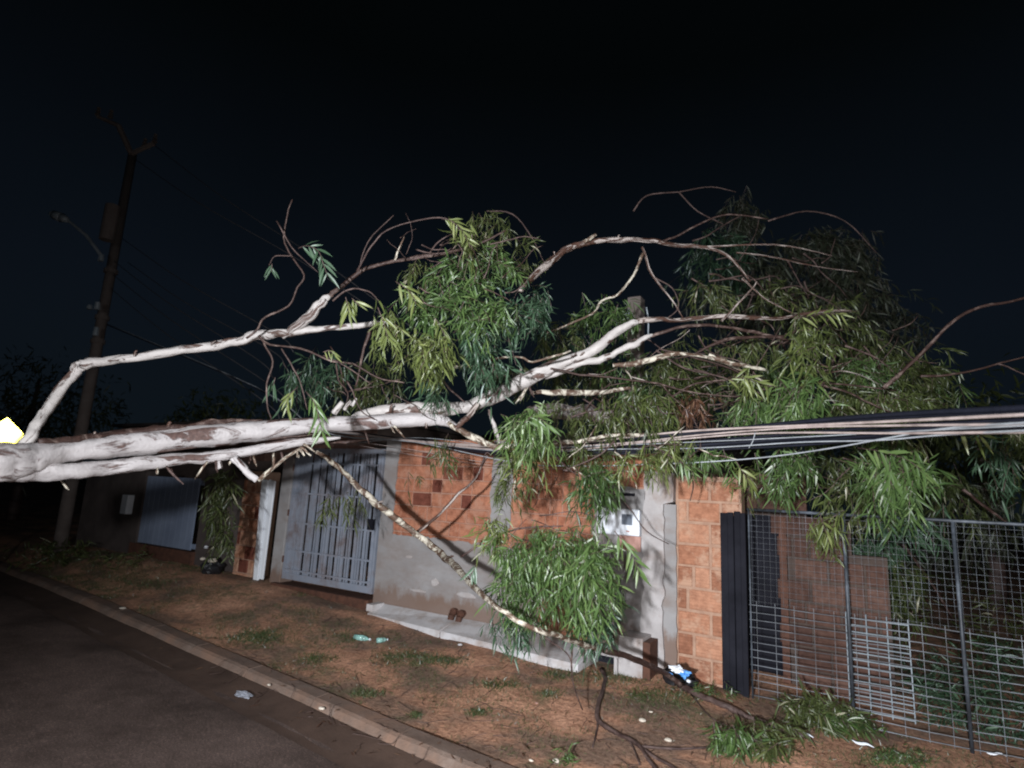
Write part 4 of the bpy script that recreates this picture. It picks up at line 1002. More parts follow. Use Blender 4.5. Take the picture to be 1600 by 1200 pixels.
CL = [
 # px, py, rx, ry, d, n, mat, L, flow, extra
 (720, 430, 46, 40, 4.4, 230, 'leaf_green', .12, (-.3, -.6), dict(wild=(.45, .95), gravity=.32)),
 (775, 420, 44, 40, 4.5, 230, 'leaf_green', .12, (.8, -.5), dict(wild=(.45, .95), gravity=.32)),
 (700, 480, 44, 38, 4.2, 190, 'leaf_green', .12, (-.7, -.5), dict(wild=(.45, .95), gravity=.32)),
 (755, 490, 46, 40, 4.2, 230, 'leaf_green', .12, (.2, -.9), dict(wild=(.45, .95), gravity=.32)),
 (810, 490, 34, 44, 4.5, 170, 'leaf_blue', .12, (.8, -.6), dict(wild=(.45, .95), gravity=.32)),
 (660, 425, 40, 22, 4.6, 110, 'leaf_olive', .11, (-.6, -.4), dict(wild=(.45, .95), gravity=.32)),
 (745, 375, 36, 24, 4.6, 90, 'leaf_olive', .11, (.4, .3), dict(wild=(.45, .95), gravity=.32)),
 (740, 520, 30, 40, 4.3, 120, 'leaf_blue', .12, (0, -1), dict()),
 (760, 560, 42, 50, 4.5, 300, 'leaf_blue', .13, (.1, -1), {}),
 (805, 400, 45, 36, 5.2, 150, 'leaf_olive', .12, (.6, .1), dict(wild=(.5, .9), gravity=.3)),
 (843, 478, 20, 42, 4.9, 190, 'leaf_blue', .11, (.1, -1), {}),
 (672, 548, 46, 44, 4.1, 290, 'leaf_yellow', .12, (.1, -1), {}),
 (610, 520, 26, 45, 4.1, 150, 'leaf_yellow', .11, (.3, -1), {}),
 (660, 470, 40, 32, 4.4, 180, 'leaf_green', .12, (-.3, -.8), {}),
 (680, 612, 26, 22, 4.6, 110, 'leaf_blue', .11, (0, -1), {}),
 (722, 375, 26, 30, 4.3, 66, 'leaf_yellow', .11, (.6, -.7), {}),
 (490, 590, 58, 38, 5.8, 330, 'leaf_blue', .13, (0, -1), {}),
 (560, 600, 60, 40, 6.2, 200, 'leaf_olive', .13, (0, -1), {}),
 (345, 780, 26, 46, 6.9, 420, 'leaf_olive', .13, (0, -1), dict(bright=-.2)),
 (350, 840, 24, 26, 6.9, 170, 'leaf_olive', .13, (0, -1), dict(bright=-.2)),
 (540, 785, 45, 22, 5.9, 110, 'leaf_olive', .12, (.2, -1), {}),
 (692, 708, 18, 24, 5.5, 90, 'leaf_olive', .12, (0, -1), {}),
 (650, 752, 14, 16, 5.9, 22, 'leaf_olive', .11, (.3, -1), {}),
 (830, 668, 42, 32, 4.3, 330, 'leaf_green', .14, (0, -1), dict(bright=.2)),
 (828, 705, 42, 28, 4.5, 170, 'leaf_yellow', .13, (0, -1), {}),
 (800, 760, 30, 40, 4.8, 150, 'leaf_olive', .12, (-.2, -1), {}),
 (928, 762, 32, 42, 4.6, 360, 'leaf_green', .13, (.15, -1), dict(bright=-.15)),
 (850, 750, 30, 30, 5.2, 40, 'leaf_dead', .12, (0, -1), {}),
 (860, 862, 90, 36, 4.0, 820, 'leaf_green', .11, (.1, -1), dict(bright=.05)),
 (835, 918, 78, 50, 4.0, 760, 'leaf_green', .11, (0, -1), {}),
 (922, 905, 44, 64, 3.9, 520, 'leaf_green', .13, (.35, -1), dict(bright=.08)),
 (930, 965, 36, 40, 4.1, 250, 'leaf_blue', .12, (.1, -1), {}),
 (800, 965, 40, 36, 4.15, 200, 'leaf_blue', .12, (0, -1), {}),
 (770, 830, 30, 28, 4.2, 120, 'leaf_yellow', .12, (-.7, -.6), {}),
 (950, 500, 55, 48, 5.8, 330, 'leaf_green', .13, (0, -.8), dict(bright=-.1)),
 (890, 560, 60, 40, 6.0, 220, 'leaf_olive', .12, (0, -1), {}),
 (870, 520, 40, 30, 6.0, 120, 'leaf_olive', .12, (0, -1), {}),
 (1160, 340, 34, 36, 7.8, 500, 'leaf_olive', .15, (0, -.5), {}),
 (1120, 410, 60, 65, 7.6, 1100, 'leaf_blue', .15, (0, -1), {}),
 (1190, 450, 80, 60, 7.6, 1100, 'leaf_olive', .15, (.2, -1), {}),
 (1290, 400, 80, 50, 7.8, 1300, 'leaf_olive', .15, (.5, -.6), {}),
 (1340, 470, 66, 55, 7.4, 1100, 'leaf_green', .15, (.5, -.6), dict(bright=-.1)),
 (1230, 500, 80, 55, 7.2, 900, 'leaf_olive', .14, (0, -1), {}),
 (1340, 560, 70, 45, 6.9, 800, 'leaf_olive', .14, (.3, -1), {}),
 (1430, 585, 50, 45, 6.4, 600, 'leaf_olive', .14, (.5, -1), {}),
 (1480, 600, 45, 40, 6.6, 110, 'leaf_green', .14, (.6, -1), {}),
 (1080, 570, 80, 55, 6.6, 700, 'leaf_olive', .13, (0, -1), {}),
 (1000, 640, 70, 30, 4.9, 380, 'leaf_yellow', .13, (0, -1), dict(bright=-.25)),
 (1010, 610, 50, 30, 5.4, 260, 'leaf_green', .12, (0, -1), dict(bright=-.1)),
 (930, 665, 60, 16, 5.0, 120, 'leaf_olive', .12, (0, -.3), {}),
 (1085, 635, 30, 28, 5.0, 130, 'leaf_dead', .11, (0, -1), {}),
 (1180, 640, 50, 34, 4.7, 300, 'leaf_green', .13, (0, -1), dict(bright=.05)),
 (1165, 600, 32, 22, 4.5, 66, 'leaf_yellow', .12, (.3, -1), {}),
 (1265, 540, 34, 55, 4.6, 240, 'leaf_yellow', .13, (0, -1), dict(bright=-.15)),
 (1250, 625, 36, 45, 4.5, 300, 'leaf_green', .14, (0, -1), dict(bright=.1)),
 (1330, 620, 50, 34, 5.0, 180, 'leaf_olive', .13, (0, -1), {}),
 (1400, 632, 60, 26, 4.8, 320, 'leaf_yellow', .12, (.3, -.8), dict(bright=-.3)),
 (1230, 730, 46, 40, 4.5, 280, 'leaf_green', .13, (0, -1), {}),
 (1400, 745, 60, 55, 4.3, 560, 'leaf_green', .14, (.15, -1), {}),
 (1345, 770, 60, 50, 5.0, 320, 'leaf_olive', .14, (0, -1), {}),
 (1420, 810, 60, 35, 4.8, 220, 'leaf_blue', .13, (.1, -1), {}),
 (1292, 815, 20, 42, 4.5, 120, 'leaf_yellow', .12, (0, -1), dict(bright=-.1)),
 (1400, 700, 50, 22, 4.6, 110, 'leaf_yellow', .12, (0, -1), {}),
 (1005, 722, 45, 20, 4.6, 150, 'leaf_yellow', .12, (0, -1), {}),
 (1100, 718, 50, 16, 4.6, 120, 'leaf_green', .12, (0, -1), dict(bright=.05)),
 (920, 712, 60, 14, 4.7, 110, 'leaf_olive', .12, (0, -1), {}),
 (1165, 750, 22, 30, 4.6, 60, 'leaf_yellow', .12, (.1, -1), {}),
 (1560, 720, 30, 45, 4.9, 130, 'leaf_blue', .14, (0, -1), {}),
 (1590, 690, 40, 60, 5.4, 130, 'leaf_olive', .14, (0, -1), {}),
 (1500, 850, 90, 40, 7.2, 300, 'leaf_olive', .15, (0, -1), {}),
 (1350, 850, 70, 30, 5.9, 240, 'leaf_blue', .13, (0, -1), {}),
 (1100, 470, 60, 40, 5.9, 180, 'leaf_olive', .12, (0, -1), {}),
 (1170, 545, 50, 30, 5.3, 200, 'leaf_olive', .12, (0, -1), {}),
 (1060, 590, 50, 26, 5.2, 200, 'leaf_olive', .11, (0, -1), {}),
 (1350, 590, 60, 36, 5.2, 260, 'leaf_green', .12, (.2, -1), dict(bright=-.1)),
 (960, 560, 50, 30, 5.6, 140, 'leaf_green', .11, (0, -1), dict(bright=-.1)),
 (1050, 700, 60, 16, 4.7, 160, 'leaf_yellow', .11, (0, -1), {}),
 (880, 650, 50, 24, 5.2, 150, 'leaf_olive', .11, (0, -1), {}),
 (1310, 500, 46, 50, 6.2, 240, 'leaf_olive', .13, (.2, -1), {}),
 (1210, 470, 60, 40, 6.6, 240, 'leaf_olive', .13, (.2, -1), {}),
 (1130, 480, 90, 40, 7.4, 500, 'leaf_olive', .14, (0, -1), {}),
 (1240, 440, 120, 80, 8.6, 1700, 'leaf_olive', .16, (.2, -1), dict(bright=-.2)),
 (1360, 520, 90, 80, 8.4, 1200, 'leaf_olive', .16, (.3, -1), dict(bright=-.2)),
 (1100, 610, 110, 40, 6.2, 700, 'leaf_olive', .13, (0, -1), dict(bright=-.15)),
 (1220, 590, 80, 50, 6.0, 600, 'leaf_green', .13, (0, -1), dict(bright=-.25)),
 (930, 600, 80, 50, 6.4, 500, 'leaf_olive', .12, (0, -1), dict(bright=-.2)),
 (880, 540, 60, 40, 6.4, 260, 'leaf_blue', .12, (0, -1), dict(bright=-.2)),
 (1330, 650, 90, 30, 5.6, 420, 'leaf_olive', .13, (0, -1), dict(bright=-.15)),
 (1450, 640, 60, 40, 6.2, 300, 'leaf_olive', .13, (.3, -1), dict(bright=-.2)),
 (1280, 720, 90, 40, 6.0, 500, 'leaf_olive', .13, (0, -1), dict(bright=-.2)),
 (1480, 780, 60, 50, 6.4, 360, 'leaf_olive', .13, (0, -1), dict(bright=-.2)),
 (590, 600, 50, 40, 5.6, 200, 'leaf_olive', .12, (0, -1), dict(bright=-.15)),
 (800, 590, 50, 24, 5.4, 160, 'leaf_olive', .11, (0, -1), dict(bright=-.15)),
 (770, 350, 40, 26, 5.2, 120, 'leaf_olive', .11, (.3, -.6), {}),
]
for c in CL:
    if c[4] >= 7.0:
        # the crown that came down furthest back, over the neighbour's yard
        k_ = 1.3; cluster("leaf_cluster", c[0], c[1], c[2], c[3], c[4] * k_, int(c[5] * .9), 'leaf_far' if c[6] != 'leaf_blue' else 'leaf_blue', tree, L=c[7] * k_, flow=c[8], bright=-.2 if c[6] == 'leaf_blue' else 0); continue  # far clusters take the darkened leaf tones in place of dimmer light
    cluster("leaf_cluster", *c[:6], c[6], tree, L=c[7], flow=c[8], **c[9])
for s in [
 ([(466, 388), (480, 384), (497, 392), (505, 412), (512, 432)], 4.2, 15, 'leaf_blue', .13, .3),
 ([(425, 412), (424, 425)], 4.4, 7, 'leaf_blue', .10, .4),
 ([(540, 464), (543, 475), (546, 490)], 4.1, 8, 'leaf_yellow', .13, 1.0),
 ([(550, 466), (562, 478)], 4.1, 4, 'leaf_yellow', .12, .6),
 ([(505, 550), (515, 548), (524, 556)], 4.1, 6, 'leaf_yellow', .08, 1.0),
 ([(465, 605), (450, 620), (448, 645)], 3.9, 10, 'leaf_yellow', .11, .8),
 ([(478, 612), (492, 630), (500, 660), (504, 680)], 3.9, 16, 'leaf_green', .13, .7),
 ([(690, 342), (705, 345), (722, 360), (735, 385)], 4.2, 18, 'leaf_yellow', .10, .2),
 ([(618, 440), (640, 455), (650, 475)], 4.1, 12, 'leaf_yellow', .12, .4),
 ([(590, 480), (600, 505), (606, 530)], 4.0, 12, 'leaf_yellow', .12, .8),
 ([(1495, 670), (1520, 676), (1535, 682)], 3.9, 4, 'leaf_yellow', .16, 1.3),
 ([(1130, 595), (1160, 590), (1190, 600)], 4.4, 12, 'leaf_yellow', .13, .5),
 ([(1240, 498), (1290, 490), (1320, 492)], 4.5, 14, 'leaf_yellow', .13, .5),
 ([(1280, 800), (1290, 830), (1296, 850)], 4.3, 9, 'leaf_yellow', .13, .8),
 ([(1340, 700), (1375, 705), (1420, 720), (1450, 745)], 4.1, 16, 'leaf_green', .15, .6),
 ([(960, 830), (985, 860), (1000, 900)], 3.9, 14, 'leaf_green', .15, .6),
 ([(820, 660), (835, 650), (860, 665)], 4.1, 12, 'leaf_green', .15, 1.0),
 ([(745, 880), (735, 900)], 4.1, 6, 'leaf_blue', .12, .6),
 ([(1060, 720), (1085, 740)], 4.4, 6, 'leaf_green', .12, .8),
 ([(1150, 720), (1165, 745), (1175, 760)], 4.4, 8, 'leaf_yellow', .13, .8),
 ([(430, 590), (425, 610)], 4.6, 5, 'leaf_blue', .13, .8),
 ([(1390, 720), (1392, 760)], 4.1, 8, 'leaf_green', .14, .8),
]:
    sprig(s[0], s[1], s[2], s[3], tree, L=s[4], gravity=s[5])

cluster("leaf_cluster", 1415, 930, 34, 70, 6.0, 420, 'leaf_olive', tree, L=.12, flow=(.1, -1), bright=-.25)
cluster("leaf_cluster", 1340, 880, 60, 26, 5.9, 200, 'leaf_olive', tree, L=.12, flow=(.1, -1), bright=-.25)
cluster("leaf_cluster", 1520, 800, 70, 50, 6.6, 420, 'leaf_far', tree, L=.14, flow=(.1, -1))
# plants and leaves on the ground
def gp_(px, py, lift=0):
    w = G(px, py, 0)
    for _ in range(5): w = G(px, py, ground_z(w[0], w[1]) + lift)
    return w
def depth_of(w): return float((w - EYE) @ FWD)
def ground_clump(px, py, rx, ry, n, mat, nm, label, cat, L=.12, flow=(0, .5), up_=0.0, grp=None):
    base = gp_(px, py + ry * .6)
    d = depth_of(base)
    root = empty(nm, tuple(base), label, cat, grp)
    cluster("leaves", px, py, rx, ry, d, n, mat, root, L=L, flow=flow, gravity=.3, depth=rx * d / F * .6)
    return root
ground_clump(1285, 1118, 70, 26, 520, 'leaf_olive', "fallen_foliage", "heap of broken olive green eucalyptus leaves at the foot of the fence", "foliage", .14, (.2, -.3))
ground_clump(1325, 1135, 45, 20, 160, 'leaf_green', "fallen_foliage", "green leafy twig end right of the olive leaf heap", "foliage", .13, (.8, -.5))
ground_clump(1140, 1160, 30, 26, 200, 'leaf_green', "fallen_foliage", "green leafy sprig lying at the bottom between bare twigs and fence", "foliage", .14, (-.1, -.6))
ground_clump(1210, 1175, 40, 16, 120, 'leaf_olive', "fallen_foliage", "flattened olive leaves below the leaf heap near the picture bottom", "foliage", .13, (.3, -.3))
ground_clump(885, 1182, 16, 16, 66, 'leaf_green', "weed_tuft", "small green weed tuft growing in bare dirt near the kerb", "weed", .09, (0, .8))
ground_clump(1002, 1085, 18, 12, 55, 'leaf_olive', "weed_tuft", "small olive weed tuft just below the low cement pedestal", "weed", .07, (0, .6))
ground_clump(1110, 1078, 40, 14, 130, 'leaf_green', "weed_tuft", "low green weeds at the foot of the pale block wall", "weed", .07, (0, .8))
ground_clump(1470, 1105, 30, 42, 260, 'leaf_blue', "bush", "blue green bush growing through the wire fence beside its second post", "bush", .12, (0, .5))
ground_clump(1560, 1130, 60, 40, 260, 'leaf_blue', "bush", "dark bush inside the yard at the right picture edge", "bush", .12, (0, .5))
ground_clump(1265, 1030, 36, 34, 200, 'leaf_blue', "bush", "small dim bush behind the wire fence near the black metal sheet", "bush", .10, (0, .6))
ground_clump(1560, 985, 90, 70, 420, 'leaf_olive', "bush", "large dark bush deep in the yard behind the right half of the fence", "bush", .14, (0, .5))
ground_clump(1390, 960, 60, 50, 220, 'leaf_olive', "bush", "dark bush deep in the yard behind the middle of the fence", "bush", .14, (0, .5))
ground_clump(1200, 1150, 60, 22, 260, 'leaf_olive', "fallen_foliage", "dark olive leaves spread between the green sprig and the leaf heap", "foliage", .13, (.3, -.3))
ground_clump(1420, 1190, 60, 12, 160, 'leaf_green', "weed_tuft", "low green weeds along the bottom edge in front of the fence", "weed", .07, (0, .6))
ground_clump(1530, 1060, 110, 60, 700, 'leaf_blue', "bush", "dense blue green shrubbery inside the yard right of the second fence post", "bush", .12, (0, .4))
ground_clump(1440, 900, 100, 50, 700, 'leaf_olive', "bush", "tall dark shrub behind the upper part of the wire fence, right of the block wall", "bush", .14, (0, .3))
ground_clump(1350, 1040, 60, 30, 260, 'leaf_olive', "bush", "low dark weeds inside the yard behind the added pale wires", "bush", .10, (0, .5))
ground_clump(90, 868, 70, 22, 420, 'leaf_olive', "bush", "low dark weeds around the foot of the street lamp pole", "bush", .18, (0, .6))
ground_clump(190, 872, 60, 12, 200, 'leaf_olive', "bush", "low dark weeds in front of the blue grey sheet gate", "bush", .12, (0, .6))

# grass: uncountable blades
def grass(patches, base_n):
    P = []
    for (px, py, rx, ry, n) in patches:
        n = int(n * 1.8); c = gp_(px, py); k = 0
        while k < n:
            a = rng.uniform(0, 2 * PI); r = math.sqrt(rng.random()) * (1 + .3 * rng.normal())
            w = gp_(px + rx * r * math.cos(a), py + ry * r * math.sin(a)); k += 1
            if w[1] < kerb_y(w[0]) + KW + .03 or w[1] > WY - .05: continue
            P.append((w, 1.0))
    k = 0
    while k < base_n:
        X = rng.uniform(-12, 1.8); lo = kerb_y(X) + KW + .02; Y = rng.uniform(lo, WY - .05); k += 1
        v = noise.noise(Vector((X * 1.6, Y * 1.9, 11))) + .5 * noise.noise(Vector((X * 5, Y * 5, 2)))
        if v > .04 or rng.random() < .06: P.append((np.array([X, Y, ground_z(X, Y)]), .7))
    Pn = np.array([p[0] for p in P]); sc = np.array([p[1] for p in P]); N = len(Pn)
    D = unit(np.stack([rng.normal(size=N) * .8, rng.normal(size=N) * .8, np.abs(rng.normal(size=N)) * .8 + .25], 1))
    Ln = rng.uniform(.018, .05, N) * sc
    S = unit(np.cross(D, rng.normal(size=(N, 3)))) * (Ln * .07)[:, None]
    V = np.concatenate([(Pn - S)[:, None], (Pn + S)[:, None], (Pn + D * Ln[:, None])[:, None]], 1)
    me = bpy.data.meshes.new("verge_grass"); me.vertices.add(N * 3); me.vertices.foreach_set("co", V.reshape(-1).astype(np.float32))
    me.loops.add(N * 3); me.loops.foreach_set("vertex_index", np.arange(N * 3, dtype=np.int32))
    me.polygons.add(N); me.polygons.foreach_set("loop_start", (np.arange(N) * 3).astype(np.int32)); me.update(calc_edges=True)
    at = me.attributes.new("tone", 'FLOAT', 'POINT'); at.data.foreach_set("value", np.repeat(rng.random(N), 3).astype(np.float32))
    o = link("verge_grass", me, M['grass']); tag(o, "sparse short grass in patches on the red dirt verge", "grass", kind="stuff")
grass([(405, 995, 55, 14, 1700), (520, 1000, 45, 12, 700), (495, 1030, 30, 10, 350), (640, 1030, 50, 12, 900), (700, 1035, 30, 8, 500), (500, 1088, 18, 6, 200), (575, 1085, 25, 7, 200), (750, 1115, 20, 6, 160),
       (860, 1085, 25, 8, 160), (650, 1118, 10, 6, 80), (960, 1060, 60, 14, 350), (1040, 1090, 70, 14, 500), (870, 1055, 30, 8, 200), (200, 915, 80, 16, 900), (120, 900, 80, 20, 900), (300, 885, 60, 10, 600), (1400, 1185, 60, 14, 500), (780, 1070, 40, 8, 240)], 62000)

# litter of fallen leaves and twigs on the verge: uncountable
Pn = []
for _ in range(1700):
    X = rng.uniform(-6.5, 1.2); lo = kerb_y(X) - .3; Y = rng.uniform(lo, WY - .1)
    z = (ground_z(X, Y) if Y > kerb_y(X) + KW else (road_z(X) + (KH if Y > kerb_y(X) else 0))) + .008
    if rng.random() < (.25 + .75 * np.clip((X + 5) / 5, 0, 1)): Pn.append((X, Y, z))
Pn = np.array(Pn); N = len(Pn)
D = unit(np.stack([rng.normal(size=N), rng.normal(size=N), rng.normal(size=N) * .12], 1))
V = leaf_verts(Pn, D, unit(np.stack([rng.normal(size=N) * .3, rng.normal(size=N) * .3, np.ones(N)], 1)), rng.uniform(.03, .11, N), rng.uniform(.004, .012, N), rng.normal(size=N) * .1, np.zeros(N))
lt = link("leaf_litter", leaf_mesh("leaf_litter", V, rng.random(N), M['leaf_dead']))
tag(lt, "scattered thin fallen leaves on dirt, kerb and road", "leaf litter", kind="stuff")

mb = MB()
for _ in range(330):
    X = rng.uniform(-5.5, 1.2); Y = rng.uniform(kerb_y(X) - .25, WY - .1)
    a = rng.uniform(0, PI); L_ = rng.uniform(.05, .28); p = None
    for k in range(4):
        z = (ground_z(X, Y) if Y > kerb_y(X) + KW else road_z(X) + (KH if Y > kerb_y(X) else .01)) + .006 + .01 * rng.random()
        q = (X, Y, z)
        if p and Y < WY - .05: mb.bar(p, q, .0022, 4, .0016)
        p = q; a += rng.normal() * .4; X += math.cos(a) * L_ / 3; Y += math.sin(a) * L_ / 3
tag(mb.build("twig_litter", M['bark_twig']), "snapped thin twigs strewn over the dirt verge and kerb", "twig litter", kind="stuff")

# ------------------------------------------------------------------ cables
def cable(pts, r, mat, label, n=6, grp="cables dragged down over the verge"):
    P = []
    for q in pts:
        px, py, Y = q
        w = W(px, py, Y) if Y < 50 else U(px, py, Y - 100)
        P.append((w[0], w[1], w[2], r))
    C = tube(P, n, 0, 5, random.random() * 50)
    o = C.build("cable", M[mat], smooth=True); tag(o, label, "cable", grp); return o
LEFT = [(400, 590, 111), (160, 505, 113)]
def run(off, ends, Y=4.75, tail=True):
    """ends: pixel points from right to left; the far pole closes the run"""
    # towards the right the bundle swings out over the road
    pts = [(a, b_, Y - 1.35 * max(0, min(1.2, (a - 1150) / 450)) ** 1.2) for a, b_ in ends]
    if tail:
        pts += [(640, 688 + off * .4, Y + .25), (500, 672 + off * .3, Y + .55)]
        if off in (3, 4): pts += [(400, 600 + off * 1.5, 109.0), (155 + off * .3, 495 + off * 2, 112.2)]
        else: pts += [(400, 679 + off * .4, Y + .6), (250, 691 + off * .4, Y + .7), (100, 703 + off * .3, Y + .7), (-60, 716, Y + .7)]
    return pts
cable(run(0, [(1700, 643), (1600, 648), (1400, 658), (1250, 665), (1100, 672), (1000, 681), (900, 692), (780, 696)]), .0095, 'cable_pale', "thick pale pink cable, topmost pale one right of the leaves")
cable(run(1, [(1700, 662), (1600, 663), (1400, 665), (1250, 668), (1100, 679), (1000, 690), (900, 697), (780, 699)]), .0075, 'cable_pale', "pale pink cable, second pale one from the top at the right edge")
cable(run(2, [(1700, 674), (1600, 675), (1400, 677), (1250, 676), (1150, 679), (1000, 692), (900, 702), (780, 703)]), .0075, 'cable_pale', "pale pink cable, lowest pale one at the right edge")
cable(run(3, [(1700, 655), (1490, 668), (1400, 682), (1300, 700), (1200, 714), (1100, 722), (1000, 726), (900, 728), (800, 722)]), .0052, 'cable_white', "pale grey cable sagging lowest in front of the pillar head")
cable(run(4, [(1700, 668), (1480, 679), (1370, 688), (1250, 691), (1100, 700), (950, 702), (800, 706)]), .005, 'cable_white', "thin grey cable just above the lowest pale grey one")
cable(run(5, [(1700, 660), (1400, 675), (1250, 683), (1100, 690), (950, 696), (800, 700)]), .004, 'cable_white', "thin grey cable crossing between the pale pink cables")
BL = ["topmost thick black cable of the bundle, above the pale pink ones at the right edge", "second black cable from the top of the bundle, just above the thick pale pink cable",
      "black cable running between the upper two pale pink cables", "black cable just under the lowest pale pink cable at the right edge",
      "second lowest black cable of the bundle at the right edge", "lowest thick black cable of the bundle at the right edge"]
for i, (yo, r) in enumerate([(-14, .016), (-9, .014), (6, .012), (14, .013), (20, .012), (26, .011)]):
    e = [(1700, 646 + yo * 1.0), (1600, 650 + yo * .9), (1400, 660 + yo * .9), (1250, 672 + yo * .9), (1100, 685 + yo * .7), (1000, 692 + yo * .6), (900, 698 + yo * .5), (780, 702 + yo * .3)]
    cable(run(i * 1.5 - 2, e, 4.80 + .03 * (i % 3)), r, 'cable_black', BL[i], grp="black cables of the bundle")
cable([(1180, 676, 4.7), (1176, 690, 4.69), (1170, 700, 4.7)], .004, 'cable_white', "short tie wire hanging upright between the cables", grp="tie wires")
cable([(545, 688, 5.3), (640, 702, 5.35), (700, 713, 5.4), (760, 722, 5.4), (800, 718, 5.3)], .003, 'cable_pale', "thin pink wire slanting over the clay blocks, upper one", grp="thin wires over the clay blocks")
cable([(550, 694, 5.3), (640, 710, 5.35), (700, 719, 5.4), (756, 726, 5.4), (800, 728, 5.3)], .003, 'cable_pale', "thin pink wire slanting over the clay blocks, lower one", grp="thin wires over the clay blocks")
cable([(560, 692, 5.0), (640, 684, 5.0), (720, 690, 5.0), (800, 705, 5.0)], .0035, 'cable_white', "thin pale wire just under the fallen trunk", grp="thin wires over the clay blocks")
WL = ["dim overhead wire from the left end of the pole top, lower of the top pair", "dim overhead wire from the right arm of the pole top, highest of all",
      "dim wire leaving the pole just above the lamp arm, highest of the lower wires", "dim wire leaving the pole level with the lamp arm, second of the lower wires",
      "dim wire reaching the bend of the upper white branch, third of the lower wires", "dim wire passing under the upper white branch, second from the bottom",
      "lowest dim wire slanting from the pole behind the upper white branch"]
# far wires from the left pole
for i, (a, b_) in enumerate([((206, 245), (470, 408)), ((240, 226), (520, 420)), ((190, 372), (430, 520)), ((200, 410), (420, 545)), ((168, 400), (400, 560)), ((165, 420), (420, 600)), ((160, 440), (410, 625))]):
    A = U(a[0], a[1], 12.0); B = U(b_[0], b_[1], 8.0); m_ = (A + B) / 2 - np.array([0, 0, .08]); B2 = B + (B - A) * (.45 if i < 2 else .08) - np.array([0, 0, .1])
    o = tube([tuple(A) + (.007,), tuple(m_) + (.007,), tuple(B) + (.007,), tuple(B2) + (.007,)], 5, 0, 6, i).build("cable", M['wire_dim'], smooth=True)
    tag(o, WL[i], "cable", "overhead wires from the left pole")

# ------------------------------------------------------------------ poles
base = G(92, 862, .1); dP = depth_of(base)
pole = empty("utility_pole", tuple(base), "tall concrete utility pole with street lamp arm at the left, wires slanting off it", "utility pole")
bz = base[2]
r = raydir(205, 240); top = EYE + r * (math.hypot(base[0], base[1]) / math.hypot(r[0], r[1]))
H = top[2]
B0 = Vector(base); TP = Vector((base[0], base[1], H))
MB().bar(B0 - Vector((0, 0, .3)), TP, .12, 12, .08).build("shaft", M['polecon'], pole, smooth=True)
def on(px, py): return Vector(U(px, py, dP))
MB().bar(on(205, 240), on(185, 196), .05, 6).build("crossarm", M['polecon'], pole)
MB().bar(on(185, 196), on(152, 182), .04, 6, .03).build("crossarm", M['polecon'], pole)
MB().bar(on(206, 240), on(241, 224), .045, 6).build("crossarm", M['polecon'], pole)
for q in ((152, 182), (172, 186), (241, 224), (225, 231)):
    c = on(*q); mb = MB()
    for k in range(3): mb.bar(c + Vector((0, 0, .03 + .06 * k)), c + Vector((0, 0, .06 + .06 * k)), .05 - .008 * k, 8, .03)
    mb.build("insulator", M['polecon'], pole)
MB().bar(on(160, 402), on(135, 368), .03, 8).build("lamp_arm", M['galv_bright'], pole)
MB().bar(on(135, 368), on(106, 344), .028, 8, .025).build("lamp_arm", M['galv_bright'], pole)
mb = MB(); a = on(106, 344); b2 = on(78, 333)
mb.bar(a, a.lerp(b2, .35), .05, 8, .09); mb.bar(a.lerp(b2, .35), a.lerp(b2, .8), .09, 8, .08); mb.bar(a.lerp(b2, .8), b2, .08, 8, .03)
mb.build("lamp_head", M['galv_bright'], pole, smooth=True)
for q, s in (((158, 403), .06), ((152, 478), .07), ((150, 518), .08), ((140, 480), .04)):
    c = on(*q); MB().bar(c - Vector((0, 0, s)), c + Vector((0, 0, s)), .05, 8, .04).build("bracket", M['galv_bright'], pole)
for py in (395, 478, 520): 
    c = on(165, py) if py < 400 else on(152, py); MB().bar(Vector((base[0], base[1], c.z - .04)), Vector((base[0], base[1], c.z + .04)), .125, 12).build("band", M['polecon'], pole)
tf = on(172, 345); MB().bar(tf - Vector((0, 0, .38)), tf + Vector((0, 0, .30)), .12, 14).build("transformer", M['polecon'], pole, smooth=False)

b1 = U(992, 640, 6.9)
p2 = empty("concrete_post", (b1[0], b1[1], 0), "square concrete post with wire hooks rising behind the tangled branches", "post")
t1 = U(1000, 455, 6.9)
hx = .085
bevel(MB().box(b1[0] - hx, b1[0] + hx, b1[1] - hx, b1[1] + hx, 0, t1[2]).build("shaft", M['polecon'], p2), .015)
def ring(pts, r, nm, mat, root):
    return tube([tuple(U(*q)) + (r,) for q in pts], 6, 0, 6, 3).build(nm, M[mat], root, smooth=True)
ring([(965, 496, 6.6), (963, 508, 6.6), (968, 514, 6.6), (973, 505, 6.6)], .011, "hook", 'galv_bright', p2)
ring([(975, 505, 6.6), (979, 490, 6.6), (983, 484, 6.6), (981, 500, 6.6)], .011, "hook", 'galv_bright', p2)
ring([(1010, 480, 6.6), (1013, 500, 6.6), (1013, 522, 6.6), (1016, 530, 6.6)], .010, "hook", 'galv_bright', p2)

